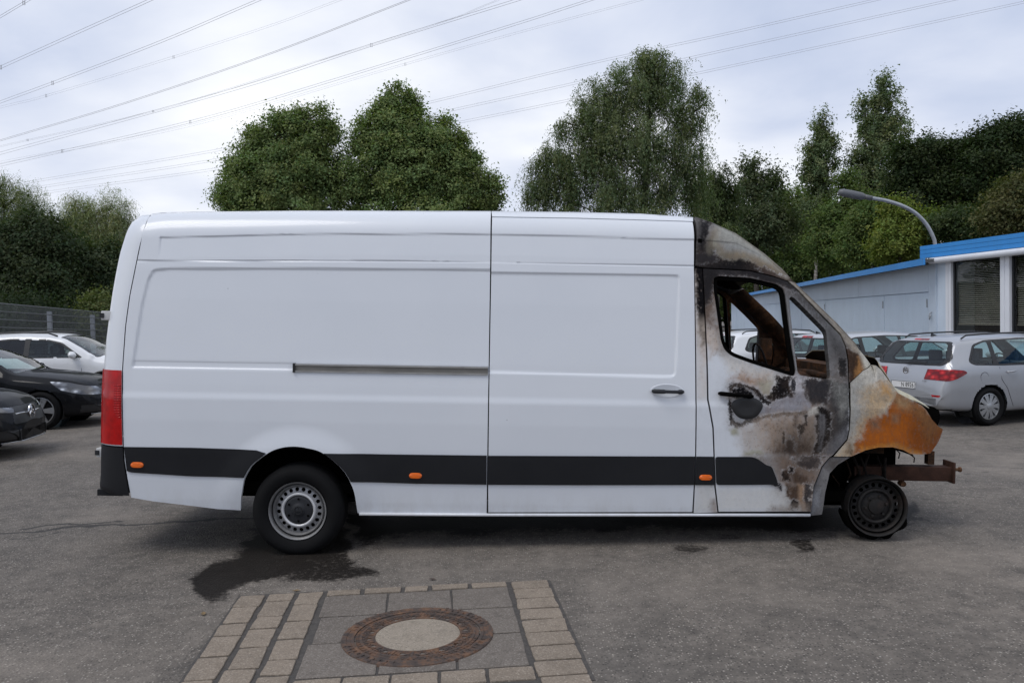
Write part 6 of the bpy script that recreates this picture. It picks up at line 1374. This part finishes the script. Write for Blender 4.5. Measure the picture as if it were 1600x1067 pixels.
WAG = dict(L=4.66, rw=.318, tumble=.40,
    top=[(0, .60), (.015, .72), (.05, .86), (.10, .985), (.20, 1.14), (.34, 1.34), (.42, 1.425), (.55, 1.455), (1.1, 1.485), (1.8, 1.49), (2.4, 1.465), (2.75, 1.42), (3.2, 1.22), (3.58, 1.02), (3.75, .985), (4.15, .91), (4.42, .82), (4.56, .70), (4.63, .60), (4.66, .50)],
    width=[(0, .70), (.02, .765), (.07, .82), (.16, .86), (.35, .885), (.9, .90), (2.3, .905), (3.5, .90), (4.0, .885), (4.3, .84), (4.5, .73), (4.60, .60), (4.66, .42)],
    belt=[(0, .93), (.6, .985), (1.6, .965), (3.0, .93), (4.66, .86)], bottom=[(0, .33), (.10, .27), (.5, .23), (1.2, .19), (3.5, .19), (4.2, .20), (4.6, .24), (4.66, .28)])
def wagon(name, label, loc, rz, paint, step, rails, group, emblem=False, plate=None, glassm='car_glass', brake=True, spokes=10):
    root = empty(name, loc, (0, 0, rz), label, 'car', group); car = Car(WAG, step); W = .905; zt = car.zt
    dlo = smooth_poly([(.52, 1.055), (.62, 1.00), (1.2, .975), (2.2, .965), (3.35, .955), (2.80, 1.30), (2.55, 1.385), (1.8, 1.415), (1.0, 1.395), (.72, 1.33)], .06, 4)
    sd = lambda c, n: np.abs(n[:, 1]) > .5
    wa = smooth_poly([(.58, 1.07), (.66, 1.03), (1.03, 1.01), (1.04, 1.365), (.98, 1.365), (.76, 1.305)], .05, 4); wb = smooth_poly([(1.13, 1.008), (2.03, .998), (2.03, 1.385), (1.8, 1.388), (1.14, 1.375)], .03, 3); wc = smooth_poly([(2.11, .997), (3.26, .985), (2.79, 1.27), (2.55, 1.355), (2.11, 1.385)], .03, 3)
    tail = smooth_poly([(-.05, .93), (-.05, .79), (.10, .755), (.26, .80), (.46, .885), (.40, .925), (.2, .945)], .04, 4)
    rw = smooth_poly([(-.62, 1.03), (.62, 1.03), (.70, 1.10), (.56, 1.36), (-.56, 1.36), (-.70, 1.10)], .06, 4); rt = smooth_poly([(-.70, .995), (.70, .995), (.80, 1.10), (.62, 1.385), (-.62, 1.385), (-.80, 1.10)], .06, 4)
    ws = smooth_poly([(2.76, -.55), (3.58, -.70), (3.62, 0), (3.58, .70), (2.76, .55)], .05, 3); bx_ = lambda y0, z0, y1, z1: [(y0, z0), (y1, z0), (y1, z1), (y0, z1)]
    reg = [('side_window', glassm, wa, (0, 2), sd, -.006), ('side_window', glassm, wb, (0, 2), sd, -.006), ('side_window', glassm, wc, (0, 2), sd, -.006), ('window_trim', 'trim_black', dlo, (0, 2), sd, -.002),
           ('rear_window', glassm, rw, (1, 2), lambda c, n: (c[:, 0] < .40) & (np.abs(n[:, 1]) < .8), -.006), ('tailgate_trim', 'trim_black', rt, (1, 2), lambda c, n: (c[:, 0] < .44) & (np.abs(n[:, 1]) < .85), -.003),
           ('brake_light', 'car_lamp_red', bx_(-.16, 1.40, .16, 1.425), (1, 2), lambda c, n: c[:, 0] < .5, .002), ('tail_light', 'car_lamp_red', tail, (0, 2), lambda c, n: np.abs(c[:, 1]) > .42, .008),
           ('reflector', 'car_lamp_red', bx_(.48, .50, .76, .53), (1, 2), lambda c, n: c[:, 0] < .12, .004), ('reflector', 'car_lamp_red', bx_(-.76, .50, -.48, .53), (1, 2), lambda c, n: c[:, 0] < .12, .004),
           ('diffuser', 'trim_black', bx_(-.8, .1, .8, .30), (1, 2), lambda c, n: c[:, 0] < .4, 0), ('windscreen', glassm, ws, (0, 1), lambda c, n: (n[:, 2] > .3) & (c[:, 2] > .95), -.004),
           ('headlamp', 'car_lamp_clear', [(4.05, .78), (4.2, .68), (4.7, .62), (4.7, .72), (4.3, .80)], (0, 2), lambda c, n: np.abs(c[:, 1]) > .42, .003), ('lower_grille', 'trim_black', bx_(-.5, .3, .5, .55), (1, 2), lambda c, n: c[:, 0] > 4.4, 0)]
    car.build(root, paint, reg, (.92, 3.60), .365)
    for x in (.92, 3.60):
        for sg in (-1, 1): car_wheel(root, x, sg * .79, .318, .212, spokes, 'alloy', sg, .030, True)
    cabin(root, 2.05, 1.15, W)
    for sg in (-1, 1):
        mirror(root, car, 3.02, 1.0, sg, paint)
        seam(root, car, [(1.13, .955), (1.16, .75), (1.28, .60), (1.36, .42), (1.42, .30)], sg); seam(root, car, [(2.06, .95), (2.06, .6), (2.08, .28)], sg); dhandle(root, car, 1.36, .87, sg, paint); dhandle(root, car, 2.30, .865, sg, paint)
        if rails: MB().tube([(x, sg * .60, float(zt(x)) - .035 + (0.045 if 0 < i < 6 else 0)) for i, x in enumerate((.62, .72, 1.1, 1.6, 2.1, 2.52, 2.66))], .014, 8).build('roof_rail', 'trim_black', root, True)
    y = car.side_y(.78, .80); MB().lathe([(.085, -.001), (.085, .002), (.080, .002), (.080, -.001)], 32, 'y', (.80, -y, .80)).build('fuel_cap', 'trim_black', root)
    MB().add([(.60, -.015, float(zt(.6)) - .01), (.75, -.015, float(zt(.7)) - .01), (.60, .015, float(zt(.6)) - .01), (.75, .015, float(zt(.7)) - .01), (.60, 0, float(zt(.6)) + .06)], [(0, 1, 4), (2, 4, 3), (0, 4, 2), (1, 3, 4)]).build('roof_antenna', 'trim_black', root)
    MB().tube([(.075, .02, 1.015), (.085, -.10, 1.04), (.095, -.42, 1.05)], .012, 6).build('rear_wiper', 'trim_black', root)
    MB().box((.035, -.26, .725), (.052, .26, .745)).build('grip_bar', 'trim_black', root)
    if plate:
        zp_ = .66; x0 = float(np.interp(zp_, *np.array([(z, x) for x, z in WAG['top'][:5]]).T)) - .012
        pl = MB().box((x0 - .004, -.26, zp_ - .055), (x0 + .012, .26, zp_ + .055)).build('number_plate', 'plate_white', root)
        pm = MB()
        for a_, b_ in (((-.262, -.057), (.262, -.051)), ((-.262, .051), (.262, .057)), ((-.262, -.057), (-.256, .057)), ((.256, -.057), (.262, .057))): pm.box((x0 - .005, a_[0], zp_ + a_[1]), (x0 - .0041, b_[0], zp_ + b_[1]))
        pm.build('plate_border', 'plate_ink', pl)
        fc = bpy.data.curves.new('plate_text', 'FONT'); fc.body = plate; fc.size = .105; fc.align_x = 'RIGHT'; fc.align_y = 'CENTER'; fc.extrude = .0006; fc.materials.append(MAT['plate_ink'])
        to = text_mesh('plate_text', fc); to.parent = pl; to.matrix_local = Matrix.Translation((x0 - .0055, -.235, zp_ - .002)) @ Matrix(((0, 0, -1, 0), (-1, 0, 0, 0), (0, 1, 0, 0), (0, 0, 0, 1))); to.scale = (.86, 1, 1)
    if emblem:
        ze = .895; xe = .055
        e = MB().lathe([(.046, .006), (.046, -.012), (.058, -.012), (.058, .006)], 32, 'x', (xe, 0, ze)); e.box((xe - .010, -.058, ze - .004), (xe, .0, ze + .010)); e.box((xe - .010, .0, ze - .010), (xe, .058, ze + .004)); e.build('emblem', 'chrome', root, True, 40)
        fc = bpy.data.curves.new('model_badge', 'FONT'); fc.body = 'CDTI'; fc.size = .035; fc.extrude = .001; fc.materials.append(MAT['chrome']); to = text_mesh('model_badge', fc); to.parent = root
        to.matrix_local = Matrix.Translation((.012, -.40, .735)) @ Matrix(((0, 0, -1, 0), (-1, 0, 0, 0), (0, 1, 0, 0), (0, 0, 0, 1)))
    return root
def place(contact, lx, ly, rz):              # root position that puts the local point (lx, ly) on a ground point
    c, s_ = math.cos(rz), math.sin(rz); return (contact[0] - (c * lx - s_ * ly), contact[1] - (s_ * lx + c * ly), float(gz(contact[0] + .6, contact[1] + .6)))
rz = R(18); gA = G(1545, 665, -.2)[:2]; row = np.array([-math.sin(rz), math.cos(rz)])
GW = 'estate cars parked in a row by the garages'
wagon('estate_car', 'silver estate car seen from behind with black roof rails and number plate', place(gA, .92, -.86, rz), rz, 'paint_silver', .020, True, GW, True, 'N 8926')
gB = gA + row * 3.0; wagon('estate_car', 'pale silver car parked left of the silver estate, without roof rails', place(gB, .92, -.86, rz), rz, 'paint_silver2', .028, False, GW)
gC = gA + row * 6.1 + np.array([-.1, 0]); wagon('estate_car', 'white estate car with black roof rails seen through the burnt cab', place(gC, .92, -.86, rz), rz, 'paint_white', .028, True, GW)

# ---- cars on the left: noses towards the van
SED = dict(L=4.66, rw=.325, tumble=.46,
    top=[(0, .62), (.02, .82), (.08, 1.0), (.3, 1.06), (.7, 1.10), (1.1, 1.26), (1.6, 1.40), (2.1, 1.435), (2.5, 1.40), (2.9, 1.25), (3.35, 1.00), (3.7, .955), (4.15, .885), (4.42, .80), (4.54, .70), (4.62, .60), (4.66, .48)],
    width=[(0, .66), (.03, .75), (.12, .83), (.4, .875), (1., .90), (2.5, .905), (3.6, .90), (4.05, .875), (4.3, .82), (4.48, .71), (4.60, .56), (4.66, .40)],
    belt=[(0, .92), (1.5, .94), (3.2, .90), (4.66, .80)], bottom=[(0, .34), (.15, .25), (.6, .20), (3.6, .18), (4.3, .19), (4.6, .21), (4.66, .24)])
def star3(root, c, r, mat='chrome', nm='star_emblem'):
    m = MB(); m.lathe([(r * .86, .004), (r * .86, .022), (r, .022), (r, .004)], 40, 'x', c)
    for i in range(3):
        a = math.pi / 2 + i * 2 * math.pi / 3; pts = [(r * .9 * math.cos(a), r * .9 * math.sin(a)), (r * .17 * math.cos(a + 1.05), r * .17 * math.sin(a + 1.05)), (0, 0), (r * .17 * math.cos(a - 1.05), r * .17 * math.sin(a - 1.05))]
        m.prism(pts, lambda u, v, h: (c[0] + h, c[1] + u, c[2] + v), .006, .020)
    m.build(nm, mat, root)
def sedan(name, label, loc, rz, spec, hatch, group):
    root = empty(name, loc, (0, 0, rz), label, 'car', group); car = Car(spec, .024); xo = spec['L'] - 4.66
    dlo = smooth_poly([(.95 + xo, 1.00), (1.6 + xo, .965), (3.10 + xo, .93), (2.62 + xo, 1.25), (2.3 + xo, 1.34), (1.9 + xo, 1.355), (1.5 + xo, 1.31)], .05, 3)
    lamp_s = smooth_poly([(3.92 + xo, .81), (4.2 + xo, .785), (4.52 + xo, .69), (4.63 + xo, .60), (4.60 + xo, .55), (4.40 + xo, .575), (4.12 + xo, .66)] if not hatch else [(3.95 + xo, .80), (4.3 + xo, .765), (4.62 + xo, .64), (4.62 + xo, .60), (4.3 + xo, .68)], .02, 3)
    nose = spec['L'] - .20
    sd = lambda c, n: np.abs(n[:, 1]) > .4; bx_ = lambda y0, z0, y1, z1: [(y0, z0), (y1, z0), (y1, z1), (y0, z1)]; X_ = lambda pts: smooth_poly([(x + xo, z) for x, z in pts], .03, 3)
    fr_ = lambda c, n: c[:, 0] > nose - .15
    reg = [('side_window', 'car_glass', X_([(1.06, 1.02), (1.96, .985), (1.96, 1.32), (1.55, 1.28)]), (0, 2), sd, -.006), ('side_window', 'car_glass', X_([(2.06, .98), (3.0, .955), (2.58, 1.22), (2.3, 1.31), (2.06, 1.325)]), (0, 2), sd, -.006), ('window_trim', 'trim_black', dlo, (0, 2), sd, -.002),
           ('windscreen', 'car_glass', X_([(2.48, -.54), (3.34, -.68), (3.38, 0), (3.34, .68), (2.48, .54)]), (0, 1), lambda c, n: (n[:, 2] > .3) & (c[:, 2] > .95), -.004), ('rear_window', 'car_glass_dark', X_([(.76, -.58), (1.42, -.50), (1.42, .50), (.76, .58)]), (0, 1), lambda c, n: (n[:, 2] > .3) & (c[:, 2] > 1.05), -.004),
           ('headlamp', 'car_lamp_clear', lamp_s, (0, 2), lambda c, n: np.abs(c[:, 1]) > .40, .003), ('grille', 'trim_black', smooth_poly([(-.50, .46), (.50, .46), (.42, .69), (-.42, .69)], .05, 3), (1, 2), lambda c, n: c[:, 0] > nose, -.004),
           ('air_intake', 'trim_black', bx_(.44, .25, .76, .39), (1, 2), fr_, -.006), ('air_intake', 'trim_black', bx_(-.76, .25, -.44, .39), (1, 2), fr_, -.006), ('lower_grille', 'trim_black', bx_(-.42, .24, .42, .38), (1, 2), fr_, -.006)]
    car.build(root, 'paint_black', reg, (.78 + .0, 3.78 + xo), .362)
    for x in (.78, 3.78 + xo):
        for sg in (-1, 1): car_wheel(root, x, sg * .80, .325, .225, 5, 'alloy', sg, .05, True)
    cabin(root, 1.9 + xo, 1.2 + xo, .90, head=1.12)
    zs = .585; xn = spec['L'] - .035 if not hatch else spec['L'] - .03
    def nx(y, z):                             # nose surface at (y, z): last station that still contains the point
        for x_ in np.linspace(spec['L'], spec['L'] - .6, 80):
            if float(car.zt(x_)) > z + .01 and car.side_y(x_, z) > abs(y): return x_
        return spec['L'] - .5
    star3(root, (nx(0, zs) + .012, 0, zs), .10)
    for dz in ((.022, -.028) if not hatch else (.0,)):
        for sg in (-1, 1): MB().tube([(nx(y, zs + dz) + .006, sg * y, zs + dz + .012 * (y - .1)) for y in (.10, .2, .3, .40)], [.012, .012, .011, .007], 8).build('grille_bar', 'chrome', root, True)
    MB().tube([(nx(y, .235) + .004, y, .225) for y in np.linspace(-.62, .62, 15)], .008, 6).build('front_lip', 'chrome' if not hatch else 'alloy', root, True)
    for sg in (-1, 1):
        mirror(root, car, 2.98 + xo, .97, sg, 'paint_black'); dhandle(root, car, 2.2 + xo, .82, sg, 'chrome' if not hatch else 'paint_black'); seam(root, car, [(3.15 + xo, .88), (3.18 + xo, .6), (3.15 + xo, .28)], sg); seam(root, car, [(2.0 + xo, .93), (2.0 + xo, .3)], sg)
    return root
GM = 'dark cars nosed up on the left'
b = R(6); gc = G(64, 672)[:2]; sedan('saloon_car', 'black saloon with two chrome grille bars and clear headlamp beside the van tail', place(gc, 3.78, -.87, b), b, SED, False, GM)
HAT = dict(SED); HAT['L'] = 4.66
s1 = np.array([(43 - 800) / F_PX * 11.35, 11.35]); b2 = R(9); sedan('hatchback_car', 'dark car at the left edge with star emblem on a single grille bar', place(s1, 4.62, 0, b2), b2, HAT, True, GM)
SUV = dict(L=4.5, rw=.345, tumble=.36,
    top=[(0, .62), (.02, .80), (.06, 1.02), (.15, 1.20), (.35, 1.46), (.5, 1.54), (1.0, 1.59), (1.7, 1.61), (2.3, 1.585), (2.62, 1.53), (3.0, 1.34), (3.38, 1.12), (3.6, 1.08), (4.0, 1.01), (4.3, .90), (4.42, .78), (4.47, .66), (4.5, .52)],
    width=[(0, .70), (.03, .78), (.10, .84), (.3, .89), (1., .92), (2.5, .925), (3.5, .92), (3.95, .90), (4.2, .84), (4.36, .74), (4.46, .60), (4.5, .45)],
    belt=[(0, 1.05), (1.5, 1.06), (3.2, 1.02), (4.5, .9)], bottom=[(0, .40), (.15, .32), (.6, .27), (3.6, .25), (4.3, .27), (4.5, .32)])
def suv(label, loc, rz):
    root = empty('suv_car', loc, (0, 0, rz), label, 'car'); car = Car(SUV, .026)
    dlo = smooth_poly([(.55, 1.20), (.8, 1.10), (1.6, 1.07), (3.12, 1.05), (2.66, 1.38), (2.3, 1.47), (1.6, 1.49), (.8, 1.42)], .05, 3)
    sd = lambda c, n: np.abs(n[:, 1]) > .4; bx_ = lambda y0, z0, y1, z1: [(y0, z0), (y1, z0), (y1, z1), (y0, z1)]
    reg = [('side_window', 'car_glass', smooth_poly([(1.99, 1.09), (3.02, 1.075), (2.63, 1.35), (2.3, 1.44), (1.99, 1.455)], .03, 3), (0, 2), sd, -.006), ('side_window', 'car_glass_dark', smooth_poly([(.68, 1.19), (.85, 1.125), (1.88, 1.09), (1.88, 1.46), (1.6, 1.46), (.86, 1.40)], .03, 3), (0, 2), sd, -.006), ('window_trim', 'trim_black', dlo, (0, 2), sd, -.002),
           ('windscreen', 'car_glass', smooth_poly([(2.60, -.58), (3.36, -.72), (3.42, 0), (3.36, .72), (2.60, .58)], .04, 3), (0, 1), lambda c, n: (n[:, 2] > .3) & (c[:, 2] > 1.05), -.004), ('window_trim', 'trim_black', [(2.56, -.62), (3.42, -.80), (3.46, 0), (3.42, .80), (2.56, .62)], (0, 1), lambda c, n: (n[:, 2] > .2) & (c[:, 2] > 1.06), -.002),
           ('sill_trim', 'trim_black', bx_(-1, .1, 5, .42), (0, 2), None, 0), ('headlamp', 'car_lamp_clear', bx_(4.0, .72, 4.6, .86), (0, 2), lambda c, n: np.abs(c[:, 1]) > .5, .003), ('grille', 'trim_black', bx_(-.5, .42, .5, .72), (1, 2), lambda c, n: c[:, 0] > 4.3, 0)]
    car.build(root, 'paint_white', reg, (.82, 3.56), .385)
    for x in (.82, 3.56):
        for sg in (-1, 1):
            car_wheel(root, x, sg * .80, .345, .235, 5, 'alloy', sg, .06); MB().lathe([(.384, sg * .90), (.386, sg * .935), (.43, sg * .93), (.435, sg * .90)], 36, 'y', (x, 0, .34), R(-10), R(190)).build('arch_trim', 'trim_black', root, True)
    cabin(root, 2.05, 1.25, .92, head=1.28)
    for sg in (-1, 1):
        mirror(root, car, 2.92, 1.10, sg, 'paint_white'); dhandle(root, car, 2.2, .96, sg, 'paint_white'); seam(root, car, [(3.05, 1.04), (3.10, .8), (3.08, .4)], sg); seam(root, car, [(1.93, 1.05), (1.93, .4)], sg)
        MB().tube([(x, sg * .62, float(car.zt(x)) - .03 + (.045 if 0 < i < 5 else 0)) for i, x in enumerate((.55, .7, 1.2, 1.8, 2.3, 2.5))], .018, 8).build('roof_rail', 'trim_black', root, True)
    return root
b3 = R(5); m0 = P(110, 560, 17.6)[:2]; suv('white sport utility car with black roof rails behind the black saloon', place(m0, 2.92, -1.02, b3), b3)
